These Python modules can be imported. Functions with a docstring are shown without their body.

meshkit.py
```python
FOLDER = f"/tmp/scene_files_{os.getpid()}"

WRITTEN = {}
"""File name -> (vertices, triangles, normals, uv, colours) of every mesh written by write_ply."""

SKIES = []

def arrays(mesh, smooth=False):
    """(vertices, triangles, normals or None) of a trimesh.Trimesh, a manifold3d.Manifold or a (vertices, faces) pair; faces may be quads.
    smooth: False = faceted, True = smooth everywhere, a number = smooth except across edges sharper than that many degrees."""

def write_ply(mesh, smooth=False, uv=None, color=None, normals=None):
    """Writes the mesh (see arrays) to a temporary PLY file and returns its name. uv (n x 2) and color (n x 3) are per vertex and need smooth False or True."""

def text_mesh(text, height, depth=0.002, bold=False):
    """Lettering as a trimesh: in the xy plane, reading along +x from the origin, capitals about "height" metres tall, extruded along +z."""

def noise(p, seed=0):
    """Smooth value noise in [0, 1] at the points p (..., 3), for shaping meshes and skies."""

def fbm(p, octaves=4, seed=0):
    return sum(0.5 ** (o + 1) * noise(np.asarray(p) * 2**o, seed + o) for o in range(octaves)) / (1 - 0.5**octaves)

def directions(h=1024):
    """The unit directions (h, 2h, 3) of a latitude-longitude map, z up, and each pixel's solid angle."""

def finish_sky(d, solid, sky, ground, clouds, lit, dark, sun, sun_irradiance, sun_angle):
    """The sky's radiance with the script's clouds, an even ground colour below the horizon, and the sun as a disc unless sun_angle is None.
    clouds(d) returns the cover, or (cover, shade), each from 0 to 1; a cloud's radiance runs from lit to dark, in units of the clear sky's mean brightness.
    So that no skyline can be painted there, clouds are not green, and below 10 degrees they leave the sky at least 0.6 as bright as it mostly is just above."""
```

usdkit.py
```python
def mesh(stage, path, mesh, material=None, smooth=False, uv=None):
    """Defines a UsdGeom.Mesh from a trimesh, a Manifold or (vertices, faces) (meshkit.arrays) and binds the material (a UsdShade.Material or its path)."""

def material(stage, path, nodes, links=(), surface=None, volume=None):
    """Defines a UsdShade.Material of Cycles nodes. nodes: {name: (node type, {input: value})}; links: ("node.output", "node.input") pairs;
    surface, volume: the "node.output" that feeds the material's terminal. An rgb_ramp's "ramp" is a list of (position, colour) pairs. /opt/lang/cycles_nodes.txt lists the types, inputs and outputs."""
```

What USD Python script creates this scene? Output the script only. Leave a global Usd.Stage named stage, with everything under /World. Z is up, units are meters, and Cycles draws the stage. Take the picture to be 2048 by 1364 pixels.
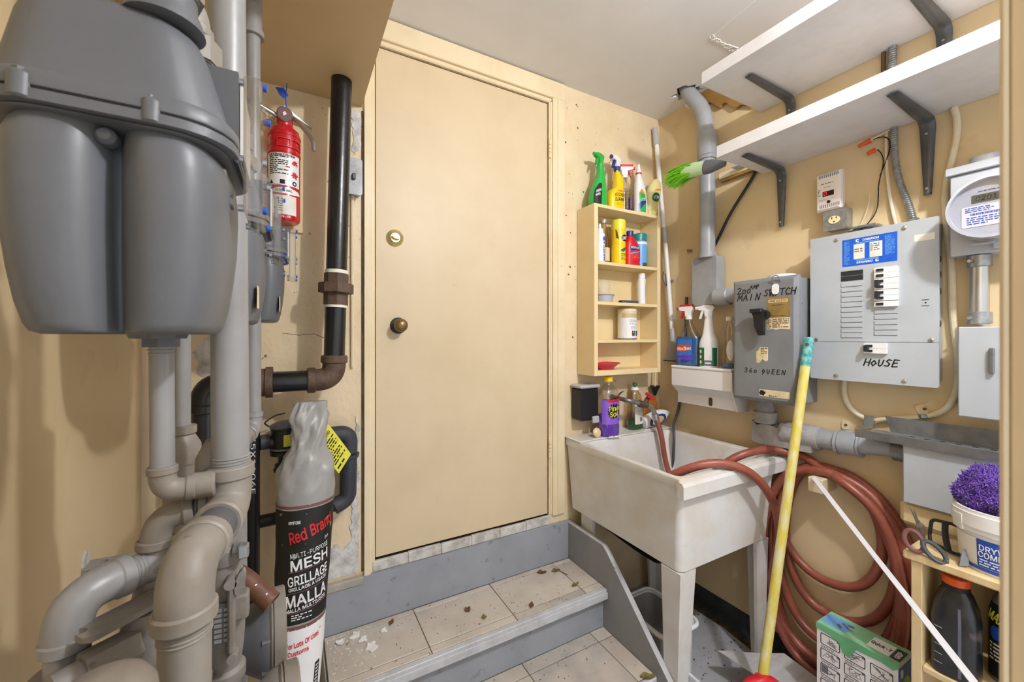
import math, random
import numpy as np, trimesh, manifold3d, shapely
from shapely.geometry import Polygon, Point, LineString, box as sbox
from shapely import affinity
from shapely.ops import unary_union
from pxr import Usd, UsdGeom, UsdLux, UsdShade, Gf, Sdf
import usdkit, meshkit

stage = Usd.Stage.CreateInMemory()
UsdGeom.SetStageUpAxis(stage, 'Z'); UsdGeom.SetStageMetersPerUnit(stage, 1.0)
UsdGeom.Xform.Define(stage, '/World')
rng = random.Random(7); nrg = np.random.default_rng(7)

# ---------------------------------------------------------------- camera, light, exposure
YAW = math.atan2(439, 800); SY, CY_ = math.sin(YAW), math.cos(YAW)
cam = UsdGeom.Camera.Define(stage, '/World/camera')
cam.CreateHorizontalApertureAttr(36.0); cam.CreateVerticalApertureAttr(36.0 * 1364 / 2048)
cam.CreateFocalLengthAttr(36.0 * 800 / 2048); cam.CreateVerticalApertureOffsetAttr(-0.176)
cam.CreateClippingRangeAttr(Gf.Vec2f(0.02, 100)); cam.CreateFStopAttr(9.0); cam.CreateFocusDistanceAttr(1.7)
cam.AddTransformOp().Set(Gf.Matrix4d(CY_, -SY, 0, 0, 0, 0, 1, 0, -SY, -CY_, 0, 0, 0, 0, 1.41, 1))
cam.CreateExposureAttr(-0.16)
dome = UsdLux.DomeLight.Define(stage, '/World/fill_dome')       # even dome added as soft fill from the open side behind the camera
dome.CreateColorAttr(Gf.Vec3f(.93, .975, 1.03)); dome.CreateIntensityAttr(.42)
bulb = UsdLux.SphereLight.Define(stage, '/World/bulb_light')     # the bare ceiling bulb of this room
bulb.CreateRadiusAttr(.04); bulb.CreateNormalizeAttr(True); bulb.CreateIntensityAttr(30); bulb.CreateColorAttr(Gf.Vec3f(.98, .985, 1.0))
BULB = (1.05, -.3, 2.52)
bulb.AddTranslateOp().Set(Gf.Vec3d(*BULB))

# ---------------------------------------------------------------- writing prims
count = {}
def numbered(parent, name):
    k = (parent, name); n = count.get(k, 0); count[k] = n + 1
    return name if n == 0 else f'{name}_{n:03d}'
origins = {}
def put(prim, label=None, cat=None, group=None, kind=None):
    for k, v in (('label', label), ('category', cat), ('group', group), ('kind', kind)):
        if v: prim.SetCustomDataByKey(k, v)
def thing(name, loc, label=None, cat=None, group=None, kind=None):
    x = UsdGeom.Xform.Define(stage, '/World/' + numbered('/World', name)); x.AddTranslateOp().Set(Gf.Vec3d(*map(float, loc)))
    put(x.GetPrim(), label, cat, group, kind); origins[str(x.GetPath())] = np.array(loc, float)
    return str(x.GetPath())
def objs(name, ms, mat, parent, **k):
    for m in ms: obj(name, m, mat, parent, **k)
def obj(name, mesh, mat, parent=None, smooth=32, label=None, cat=None, group=None, kind=None):
    """mesh is in world coordinates; parent is a path; returns the path."""
    if isinstance(mesh, (list, tuple)) and not isinstance(mesh[0], np.ndarray): mesh = cat_(mesh)
    par = parent or '/World'
    o = np.zeros(3); q = par
    while q not in ('/World', ''):
        if q in origins: o = origins[q]; break
        q = q.rpartition('/')[0]
    v, f, n = meshkit.arrays(mesh, smooth)
    path = par + '/' + numbered(par, name)
    own = None
    if parent is None and kind != 'structure':
        own = (v.min(0) + v.max(0)) / 2; own[2] = v[:, 2].min(); o = own
    m = UsdGeom.Mesh.Define(stage, path)
    from pxr import Vt
    m.CreatePointsAttr(Vt.Vec3fArray.FromNumpy((v - o).astype(np.float32)))
    m.CreateFaceVertexCountsAttr(Vt.IntArray.FromNumpy(np.full(len(f), 3, np.int32)))
    m.CreateFaceVertexIndicesAttr(Vt.IntArray.FromNumpy(f.astype(np.int32).ravel()))
    m.CreateSubdivisionSchemeAttr('none')
    if n is not None:
        m.CreateNormalsAttr(Vt.Vec3fArray.FromNumpy(n.astype(np.float32))); m.SetNormalsInterpolation('vertex')
    UsdShade.MaterialBindingAPI.Apply(m.GetPrim()).Bind(MAT[mat])
    if own is not None:
        m.AddTranslateOp().Set(Gf.Vec3d(*map(float, own))); origins[path] = own
    put(m.GetPrim(), label, cat, group, kind)
    return path

# ---------------------------------------------------------------- meshes (all in world coordinates)
V = lambda *a: np.array(a, float)
def cat_(ms): return trimesh.util.concatenate([m for m in ms if m is not None])
def hull(pts): return trimesh.convex.convex_hull(np.asarray(pts, float))
def bx(x0, x1, y0, y1, z0, z1, c=0.0):
    a, b = V(min(x0, x1), min(y0, y1), min(z0, z1)), V(max(x0, x1), max(y0, y1), max(z0, z1))
    if c <= 0:
        m = trimesh.creation.box(b - a); m.apply_translation((a + b) / 2); return m
    c = min(c, (b - a).min() * .45); p = []
    for i in range(8):
        k = [(i >> j) & 1 for j in range(3)]
        q = np.where(k, b, a)
        for ax in range(3):
            r = q.copy()
            for o in range(3):
                if o != ax: r[o] += -c if k[o] else c
            p.append(r)
    return hull(p)
def perp(d):
    d = d / np.linalg.norm(d); a = np.cross(d, [0, 0, 1.0] if abs(d[2]) < .9 else [1.0, 0, 0]); a /= np.linalg.norm(a)
    return d, a, np.cross(d, a)
def grid(rings, closed=True, cap=True):
    """A skin over a list of rings (each n x 3)."""
    R = np.asarray(rings, float); m, n = R.shape[:2]; v = R.reshape(-1, 3); f = []
    i, j = np.meshgrid(np.arange(m - 1), np.arange(n if closed else n - 1), indexing='ij')
    a, b = i * n + j, i * n + (j + 1) % n
    q = np.stack([a, b, b + n, a + n], -1).reshape(-1, 4)
    f = np.vstack([q[:, [0, 1, 2]], q[:, [0, 2, 3]]])
    if cap and closed:
        c0, c1 = len(v), len(v) + 1; v = np.vstack([v, R[0].mean(0), R[-1].mean(0)]); k = np.arange(n)
        f = np.vstack([f, np.stack([(k + 1) % n, k, np.full(n, c0)], 1), np.stack([(m - 1) * n + k, (m - 1) * n + (k + 1) % n, np.full(n, c1)], 1)])
    t = trimesh.Trimesh(v, f, process=False)
    if cap and closed and t.volume < 0: t.invert()
    return t
def cyl(p, q, r, r2=None, n=24, c=0.0):
    p, q = V(*p), V(*q); d, a, b = perp(q - p); L = np.linalg.norm(q - p); r2 = r if r2 is None else r2
    th = np.linspace(0, 2 * np.pi, n, endpoint=False); u = np.cos(th)[:, None] * a + np.sin(th)[:, None] * b
    st = [(0, r), (L, r2)] if c <= 0 else [(0, r - c), (c, r), (L - c, r2), (L, r2 - c)]
    return grid([p + d * s + u * rr for s, rr in st])
def hexnut(p, q, r): return cyl(p, q, r, n=6)
def ring(p, q, ro, ri, n=28):
    p, q = V(*p), V(*q); d, a, b = perp(q - p); th = np.linspace(0, 2 * np.pi, n, endpoint=False)
    u = np.cos(th)[:, None] * a + np.sin(th)[:, None] * b
    rr = [p + u * ri, p + u * ro, q + u * ro, q + u * ri, p + u * ri]
    t = grid(rr, cap=False); t.merge_vertices(); t.fix_normals(); return t
def tube(pts, r, n=12, cap=True):
    P = np.asarray(pts, float); t = np.gradient(P, axis=0); t /= np.linalg.norm(t, axis=1, keepdims=True) + 1e-12
    r = np.broadcast_to(np.asarray(r, float), (len(P),)); _, a, _ = perp(t[0]); th = np.linspace(0, 2 * np.pi, n, endpoint=False); R = []
    for i in range(len(P)):
        a = a - t[i] * (a @ t[i]); a /= np.linalg.norm(a); b = np.cross(t[i], a)
        R.append(P[i] + r[i] * (np.cos(th)[:, None] * a + np.sin(th)[:, None] * b))
    return grid(R, cap=cap)
def strip(pts, w, h, up=(0, 0, 1)):
    """A flat bar (w across, h along up) swept along pts."""
    P = np.asarray(pts, float); t = np.gradient(P, axis=0); t /= np.linalg.norm(t, axis=1, keepdims=True); R = []
    for i in range(len(P)):
        s = np.cross(t[i], up); s /= np.linalg.norm(s); u = np.cross(s, t[i])
        R.append([P[i] + s * w / 2 + u * h / 2, P[i] - s * w / 2 + u * h / 2, P[i] - s * w / 2 - u * h / 2, P[i] + s * w / 2 - u * h / 2])
    return grid(R)
def spline(pts, n=60):
    from scipy.interpolate import CubicSpline
    P = np.asarray(pts, float); d = np.r_[0, np.cumsum(np.linalg.norm(np.diff(P, axis=0), axis=1))]
    return CubicSpline(d, P)(np.linspace(0, d[-1], n))
def fillet(pts, R, n=7):
    P = [V(*p) for p in pts]; out = [P[0]]
    for i in range(1, len(P) - 1):
        d1, d2 = P[i] - P[i - 1], P[i + 1] - P[i]; l1, l2 = np.linalg.norm(d1), np.linalg.norm(d2); d1 /= l1; d2 /= l2
        k = min(R, .49 * l1, .49 * l2); A, C, B = P[i] - d1 * k, P[i] + d2 * k, P[i]
        for s in np.linspace(0, 1, n): out.append((1 - s) ** 2 * A + 2 * s * (1 - s) * B + s * s * C)
    out.append(P[-1]); return np.array(out)
def lathe(prof, o, d=(0, 0, 1), n=32):
    """prof: (radius, height) pairs along direction d from the point o."""
    o = V(*o); d, a, b = perp(V(*d)); th = np.linspace(0, 2 * np.pi, n, endpoint=False); u = np.cos(th)[:, None] * a + np.sin(th)[:, None] * b
    return grid([o + d * h + u * max(r, 1e-5) for r, h in prof])
def fr(o, u, v, w):
    m = np.eye(4); m[:3, 0], m[:3, 1], m[:3, 2], m[:3, 3] = u, v, w, o; return m
def RW(y, z, x=1.88): return fr((x, y, z), (0, -1, 0), (0, 0, 1), (-1, 0, 0))      # on the right wall, seen from the room
def BW(x, z, y=1.637): return fr((x, y, z), (1, 0, 0), (0, 0, 1), (0, -1, 0))      # on the back wall
def LW(y, z, x=-.41): return fr((x, y, z), (0, 1, 0), (0, 0, 1), (1, 0, 0))
def UP(x, y, z, a=0.0): c, s = math.cos(a), math.sin(a); return fr((x, y, z), (c, s, 0), (-s, c, 0), (0, 0, 1))
def at(m, F): m = m.copy(); m.apply_transform(F); return m
def ext(poly, h, F=None, z=0.0):
    """A polygon (or list of points) extruded by h along the frame's third axis."""
    if not hasattr(poly, 'geom_type'): poly = Polygon(poly)
    poly = poly.buffer(0)
    ms = [trimesh.creation.extrude_polygon(g, h, engine='earcut') for g in getattr(poly, 'geoms', [poly])]
    m = cat_(ms); m.apply_translation((0, 0, z)); return m if F is None else at(m, F)
def rrect(x0, y0, x1, y1, r): return sbox(x0 + r, y0 + r, x1 - r, y1 - r).buffer(r, quad_segs=5)
def ell(cx, cy, a, b, rot=0, n=12): return affinity.rotate(affinity.scale(Point(cx, cy).buffer(1, quad_segs=n), a, b), rot, origin=(cx, cy))
def blob(cx, cy, r, seed, n=26, amp=.35, sy=1.0):
    g = np.random.default_rng(seed); th = np.linspace(0, 2 * np.pi, n, endpoint=False)
    rr = r * (1 + amp * (g.random(n) - .5) * 2); return Polygon(np.stack([cx + rr * np.cos(th), cy + sy * rr * np.sin(th)], 1)).buffer(0)
def xf(m, rot=None, ax=(0, 0, 1), pt=(0, 0, 0), mv=None):
    m = m.copy()
    if rot: m.apply_transform(trimesh.transformations.rotation_matrix(rot, ax, pt))
    if mv is not None: m.apply_translation(mv)
    return m
def txt(s, h, F=None, w=None, bold=False, d=.0006, shear=0.0, center=False):
    m = meshkit.text_mesh(s, h, d, bold)
    if w: m.apply_scale([w / (m.bounds[1, 0] - m.bounds[0, 0]), 1, 1])
    if center: m.apply_translation((-m.bounds[:, 0].mean(), -h / 2, 0))
    if shear: m.vertices[:, 0] += shear * m.vertices[:, 1]
    return m if F is None else at(m, F)
STROKES = {'2': [[(0, .8), (.25, 1), (.55, .8), (.1, .1), (0, 0), (.7, .05)]], '0': [[(.3, .7), (.05, .4), (.2, 0), (.5, .1), (.55, .5), (.3, .7)]],
 'A': [[(0, 0), (.35, 1), (.65, 0)], [(.12, .4), (.55, .4)]], 'M': [[(0, 0), (.15, 1), (.4, .35), (.7, 1), (.75, 0)]], 'P': [[(.1, 0), (.1, 1), (.55, .9), (.5, .55), (.1, .5)]],
 'I': [[(.2, 0), (.25, 1)]], 'N': [[(0, 0), (.1, 1), (.5, 0), (.65, 1)]], 'S': [[(.6, .9), (.3, 1), (.1, .75), (.5, .4), (.4, .05), (0, .1)]],
 'W': [[(0, 1), (.15, 0), (.4, .6), (.6, 0), (.8, 1)]], 'T': [[(0, .95), (.7, 1)], [(.35, .97), (.3, 0)]], 'C': [[(.6, .85), (.3, 1), (.05, .5), (.25, 0), (.6, .1)]],
 'H': [[(.05, 0), (.1, 1)], [(.6, 0), (.65, 1)], [(.08, .5), (.62, .5)]], 'Q': [[(.3, .9), (.05, .5), (.3, .1), (.6, .5), (.3, .9)], [(.3, .4), (.2, -.25)]], 'U': [[(.05, .9), (.1, .2), (.3, 0), (.5, .25), (.55, .9)]],
 'E': [[(.6, .95), (.1, 1), (.05, 0), (.6, .05)], [(.08, .5), (.5, .55)]], 'O': [[(.3, .8), (.05, .4), (.3, 0), (.6, .4), (.3, .8)]], '3': [[(0, .9), (.4, 1), (.5, .75), (.2, .55), (.55, .35), (.4, 0), (0, .1)]],
 '6': [[(.5, 1), (.1, .5), (.1, .1), (.45, .05), (.5, .4), (.1, .4)]], 'G': [[(.6, .85), (.3, 1), (.05, .5), (.25, 0), (.6, .1), (.6, .45), (.35, .45)]]}
def hand(s, h, F, adv=.9, wid=.08, shear=.15):
    """Marker handwriting as flat strokes."""
    x, g = 0.0, []
    for ch in s:
        for st in STROKES.get(ch, []):
            g.append(LineString([((x + px + shear * py) * h, py * h) for px, py in st]).buffer(wid * h / 2 + .0006, quad_segs=3))
        x += adv if ch != ' ' else adv * .7
    return ext(unary_union(g), .0005, F)
def fine_print(x0, y0, x1, y1, rows, F, seed=1, fill=.75, z=0.0):
    """Rows of tiny word blocks, print too small to read."""
    g, out, dy = random.Random(seed), [], (y1 - y0) / rows
    for i in range(rows):
        x, y, end = x0, y1 - (i + .8) * dy, x0 + (x1 - x0) * (1 if g.random() < .7 else g.uniform(.4, .9))
        while x < end:
            w = min(g.uniform(.6, 2.6) * dy, end - x)
            out.append(sbox(x, y, x + w, y + dy * .5)); x += w + dy * .45
    return ext(unary_union(out), .0003, F, z)

# ---------------------------------------------------------------- materials
MAT = {}
def srgb(c):
    if isinstance(c, str): c = [int(c[i:i + 2], 16) / 255 for i in (0, 2, 4)]
    return tuple((x / 12.92 if x <= .04045 else ((x + .055) / 1.055) ** 2.4) for x in c)
def M(name, c, c2=None, scale=9.0, rough=.5, metal=0.0, bump=0.0, bscale=70.0, speck=None, lo=.4, hi=.65, coat=0.0, trans=0.0, ior=1.5, spec=.5, det=4.0, stretch=None, sheen=0.0, sub=0.0, rough2=None):
    n = {'p': ('principled_bsdf', {'base_color': srgb(c), 'roughness': rough, 'metallic': metal, 'coat_weight': coat, 'transmission_weight': trans, 'ior': ior, 'specular_ior_level': spec, 'sheen_weight': sheen})}
    if sub: n['p'][1].update(subsurface_weight=sub, subsurface_scale=.01)
    L = []; src = None; g = 'g.position'
    if c2 or bump or speck: n['g'] = ('geometry', {})
    if stretch:
        n['mp'] = ('mapping', {'scale': stretch}); L.append(('g.position', 'mp.vector')); g = 'mp.vector'
    if c2:
        n['n'] = ('noise_texture', {'scale': scale, 'detail': det, 'roughness': .6})
        n['r'] = ('rgb_ramp', {'ramp': [(0, srgb(c)), (lo, srgb(c)), (hi, srgb(c2)), (1, srgb(c2))]})
        L += [(g, 'n.vector'), ('n.fac', 'r.fac')]; src = 'r.color'
    if speck:
        sc, ss, t0, t1 = speck
        n['sn'] = ('noise_texture', {'scale': ss, 'detail': 3.0, 'roughness': .65}); n['sr'] = ('rgb_ramp', {'ramp': [(0, (0, 0, 0)), (t0, (0, 0, 0)), (t1, (1, 1, 1)), (1, (1, 1, 1))]})
        n['sm'] = ('mix_color', {'b': srgb(sc), 'a': srgb(c)}); L += [(g, 'sn.vector'), ('sn.fac', 'sr.fac'), ('sr.color', 'sm.fac')]
        if src: L.append((src, 'sm.a'))
        src = 'sm.result'
    if src: L.append((src, 'p.base_color'))
    if rough2 is not None and c2:
        n['rr'] = ('map_range', {'from_min': lo, 'from_max': hi, 'to_min': rough, 'to_max': rough2, 'clamp': True}); L += [('n.fac', 'rr.value'), ('rr.result', 'p.roughness')]
    if bump:
        n['bn'] = ('noise_texture', {'scale': bscale, 'detail': 3.0, 'roughness': .55}); n['b'] = ('bump', {'strength': bump, 'distance': .004}); L += [(g, 'bn.vector'), ('bn.fac', 'b.height'), ('b.normal', 'p.normal')]
    MAT[name] = usdkit.material(stage, '/World/Looks/' + name, n, L, surface='p.BSDF')
def clear(name, c, alpha_fac=.12, rough=.05):
    n = {'t': ('transparent_bsdf', {'color': srgb(c)}), 'gl': ('glossy_bsdf', {'color': (1, 1, 1), 'roughness': rough}), 'f': ('layer_weight', {'blend': .3}), 'q': ('math', {'math_type': 'power', 'value2': 2.5}), 'k': ('math', {'math_type': 'multiply_add', 'value2': .42, 'value3': .09}), 'm': ('mix_closure', {})}
    MAT[name] = usdkit.material(stage, '/World/Looks/' + name, n, [('f.facing', 'q.value1'), ('q.value', 'k.value1'), ('k.value', 'm.fac'), ('t.BSDF', 'm.closure1'), ('gl.BSDF', 'm.closure2')], surface='m.closure')
def milky(name, c, mixv=.5, rough=.35):
    """Thin cloudy plastic film: part see-through, part diffuse and translucent."""
    n = {'t': ('transparent_bsdf', {'color': (1, 1, 1)}), 'p': ('principled_bsdf', {'base_color': srgb(c), 'roughness': rough}), 'm': ('mix_closure', {'fac': mixv})}
    MAT[name] = usdkit.material(stage, '/World/Looks/' + name, n, [('t.BSDF', 'm.closure1'), ('p.BSDF', 'm.closure2')], surface='m.closure')
# colours
M('wall_paint', 'dfcaa4', 'd9c298', scale=2.2, rough=.42, bump=.12, bscale=18, speck=('c9b491', 5.5, .62, .8), spec=.35)
M('strip_white', 'd3d3d8', rough=.35)
M('wall_rough', 'e2cfae', 'dac4a0', scale=5, rough=.5, bump=.8, bscale=26, speck=('6e5138', 34, .69, .76), spec=.3)
M('soffit_paint', 'cdb58a', 'c6ad80', scale=3, rough=.45, bump=.1, bscale=14)
M('door_paint', 'd6c3a2', 'd0bc9a', scale=3.5, rough=.42, bump=.06, bscale=30, speck=('94765a', 42, .735, .76), spec=.35)
M('trim_paint', 'e6d5b4', 'dfcda8', scale=6, rough=.4, bump=.12, bscale=40, speck=('8a7458', 30, .74, .78))
M('leaf_paint', 'f2e6cf', 'ecdfc6', scale=6, rough=.4)
M('ceiling_paint', 'e8e8ec', 'e0dee0', scale=1.8, rough=.7, bump=.1, bscale=12)
M('cabinet_paint', 'ead4a6', 'e4cc9b', scale=6, rough=.42, bump=.05)
M('dark_gap', '1c1612', rough=.9); M('dark_brown', '6f5a40', '4a3a2a', scale=14, rough=.8, bump=.4)
M('floor_paint', 'b3b5ba', 'a3a3a6', scale=4, rough=.45, bump=.2, bscale=40, speck=('3d362e', 60, .66, .7))
M('floor_dirt', '5d4c39', '3a2f25', scale=22, rough=.9, bump=.6)
M('step_paint', '989ca3', '8e9299', scale=5, rough=.4, bump=.15, bscale=30, speck=('6d6f78', 16, .63, .75))
M('step_edge', 'c3c4c8', 'b0b0b3', scale=12, rough=.45, bump=.2, speck=('55504a', 50, .68, .74))
M('stringer_paint', '909194', '868686', scale=6, rough=.42, bump=.1)
M('tile', 'cbc3b7', 'bdb3a6', scale=6, rough=.4, bump=.12, speck=('6b5238', 45, .66, .74)); M('tile_b', 'c8bfb2', 'b7aca0', scale=5, rough=.4, bump=.12, speck=('5e4630', 48, .67, .73))
M('tile_c', 'c2b9ae', 'a5a09b', scale=7, rough=.42, bump=.12, speck=('70604c', 40, .66, .74)); M('grout', '7d664a', '4f3c28', scale=30, rough=.9)
M('concrete', 'b4aea2', 'a09a8e', scale=14, rough=.85, bump=.6, bscale=60); M('plaster', 'd8d6d4', 'a8a49e', scale=20, rough=.85, bump=.7, bscale=70)
M('chip', 'efece8', rough=.8, bump=.4); M('sill_white', 'd2cec8', 'a9a49c', scale=24, rough=.6, bump=.4, speck=('57504a', 30, .66, .72))
M('cove_base', '26282b', '3a3d42', scale=10, rough=.35, bump=.2, speck=('8b8a86', 70, .7, .76))
M('gas_grey', '63666c', '5d6065', scale=3, rough=.42, bump=.06, bscale=90, spec=.45); M('gas_dark', '54565a', rough=.5)
M('pipe_grey', '8f8f90', '858381', scale=7, rough=.38, bump=.1, bscale=60, speck=('6d675e', 32, .7, .78), spec=.55)
M('pipe_warm', '8c867e', '7c746a', scale=9, rough=.5, bump=.2, bscale=50, speck=('6b6156', 26, .68, .76))
M('body_grey', '837f7b', '746e66', scale=16, rough=.5, bump=.4, bscale=60, speck=('5a5650', 34, .66, .74))
M('black_pipe', '17181b', '0e0f11', scale=8, rough=.28, bump=.15, bscale=40, speck=('8d8b86', 75, .735, .77), spec=.6); M('rust', '5d4839', '493629', scale=22, rough=.6, bump=.5, bscale=90, speck=('9a8b78', 40, .7, .76))
M('rust_tube', '6f4a36', '5a3a2a', scale=12, rough=.55, bump=.2); M('foam', '30333a', '3c4048', scale=12, rough=.6, bump=.3); M('black_plastic', '14151a', '1c1e22', scale=20, rough=.4)
M('fe_red', 'c01a26', rough=.25, coat=.4); M('red', 'cf1f2b', rough=.35); M('steel', 'c2c2c4', rough=.3, metal=.9); M('galv', 'a9adb0', '93979a', scale=40, rough=.35, metal=.7, bump=.1); M('dull_steel', '8f9091', '7b7c7d', scale=20, rough=.4, metal=.7)
M('brass', 'd6c48c', rough=.38, metal=.75); M('bronze', '86704a', '76603c', scale=8, rough=.36, metal=.6); M('white', 'eeeeef', rough=.35); M('paper', 'e9e5dd', 'dcd6cb', scale=12, rough=.6)
M('ink', '14140f', rough=.6); M('ink_grey', '6a6c72', rough=.6); M('ink_red', 'd02428', rough=.6); M('ink_blue', '2351b8', rough=.5); M('shelf_white', 'e0e0e4', 'd8d6d8', scale=8, rough=.4, bump=.06); M('bracket', '53565a', '45474b', scale=12, rough=.35, bump=.1, speck=('c0b090', 60, .76, .8))
M('panel_grey', 'b7bdc3', 'aeb4ba', scale=4, rough=.35, bump=.05, bscale=150); M('switch_grey', '808387', '777a7e', scale=6, rough=.35, bump=.1, bscale=120, speck=('c9c9c8', 80, .77, .8)); M('box_dark', '2e2f31', rough=.6); M('breaker_dark', '2b2d31', rough=.4)
M('gold_label', 'a48a52', '8f7642', scale=16, rough=.35, metal=.3); M('cream_label', 'e6d8b8', 'd2bd8e', scale=20, rough=.6); M('blue_label', '1f5fd0', '1d55bd', scale=30, rough=.35); M('pvc', '9fa3a9', '92959a', scale=7, rough=.35, bump=.08); M('pvc_dusty', 'a7a7a8', '8c8a88', scale=16, rough=.6, bump=.3)
M('meter_grey', 'bcc0c8', rough=.35); M('meter_shade', '8d8b87', '84827d', scale=6, rough=.4); M('lcd', '5d6152', rough=.25); M('det_white', 'efe6e2', rough=.35); M('ivory', 'e9dcae', rough=.4)
M('sink_white', 'dcdcdc', 'd2ccc2', scale=5, rough=.35, bump=.06, speck=('b7a37e', 7, .68, .95)); M('sink_in', 'd8d6d2', 'ccc4b8', scale=9, rough=.4, bump=.06, speck=('8f7f68', 60, .72, .76)); M('sink_leg', 'dad9d6', 'd0cbc4', scale=8, rough=.4, speck=('6b5a45', 50, .72, .75)); M('tub_white', 'dcdde2', rough=.4); M('tub_in', '8d8a88', '7c7874', scale=8, rough=.6)
M('hose', '93503f', '7f4334', scale=9, rough=.38, bump=.1, bscale=90, speck=('b89a88', 90, .74, .78)); M('yellow_paint', 'd3c24e', 'dcd4a4', scale=34, rough=.5, bump=.2, stretch=(1, 1, .35), speck=('8b7d3a', 70, .7, .76)); M('teal', '2d8f8d', '8fc4bf', scale=60, rough=.5); M('pine', 'ddc69a', 'cfb484', scale=7, rough=.5, bump=.15, stretch=(3, 3, .5)); M('batten', '9f7a3e', '8a6630', scale=9, rough=.55)
M('white_cable', 'e8dfca', 'd8caa8', scale=10, rough=.5); M('orange', 'd9561c', rough=.4); M('purple_fuzz', '6a35b8', '56269c', scale=40, rough=.9, bump=1.0, bscale=160, sheen=.6); M('pail', 'e8e6e4', rough=.35); M('oil_black', '17181b', '2c2b2e', scale=16, rough=.3, coat=.3, speck=('6b6460', 9, .60, .72))
M('card_white', 'e9e7ea', rough=.5); M('tape_green', '8fc9a0', '7db890', scale=10, rough=.35, coat=.2); M('tape_green2', '6cb684', '5fa877', scale=8, rough=.4); M('box_blue', '1d55b4', '2a66c6', scale=8, rough=.4); M('sheet_grey', 'c4c3c4', 'b3b1b1', scale=9, rough=.4, stretch=(1, 4, 1)); M('skin', 'd8b49c', rough=.6); M('scissor_red', '744a48', rough=.45); M('scissor_grey', '45484c', rough=.45)
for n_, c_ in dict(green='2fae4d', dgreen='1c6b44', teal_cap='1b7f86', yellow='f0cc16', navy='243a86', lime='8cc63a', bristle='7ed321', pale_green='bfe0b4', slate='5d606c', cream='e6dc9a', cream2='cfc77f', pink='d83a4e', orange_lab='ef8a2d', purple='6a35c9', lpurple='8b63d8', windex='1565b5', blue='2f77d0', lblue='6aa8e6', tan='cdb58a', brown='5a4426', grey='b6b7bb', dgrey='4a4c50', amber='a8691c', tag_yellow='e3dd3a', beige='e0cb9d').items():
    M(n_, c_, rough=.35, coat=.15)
M('amber', 'a8691c', '8f5512', scale=10, rough=.3, coat=.3)
clear('clear_plastic', 'f1efeb', rough=.08); clear('meter_glass', 'fbfbfd', rough=.03); clear('clear_tint', 'e6dcc8', rough=.08)
milky('film', 'a8a7a5', .80); milky('scraper', 'bcbcc0', .62, .3)
milky('dome_plastic', 'e2dcca', .3, .2)

# ---------------------------------------------------------------- the room's shell
XL, XR, YB, ZC, YF = -.41, 1.88, 1.637, 2.67, .10
JX, JY, YR = .300, .0565, -.9
DX0, DX1, DZ0, DZ1 = .284, 1.106, .53, 2.559
st = lambda name, m, mat, parent=None, **k: obj(name, m, mat, parent, kind=None if parent else 'structure', **k)
wb = st('wall_back', [bx(XL, DX0, YB, YB + .12, 0, ZC), bx(DX1, XR, YB, YB + .12, 0, ZC), bx(DX0, DX1, YB, YB + .12, DZ1, ZC), bx(DX0, DX1, YB, YB + .12, 0, .485)], 'wall_rough')
st('wall_right', bx(XR, XR + .12, YR, YB + .12, 0, ZC), 'wall_paint')
wl = st('wall_left', bx(XL - .12, XL, YR, YB + .12, 0, ZC), 'wall_paint')

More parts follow.
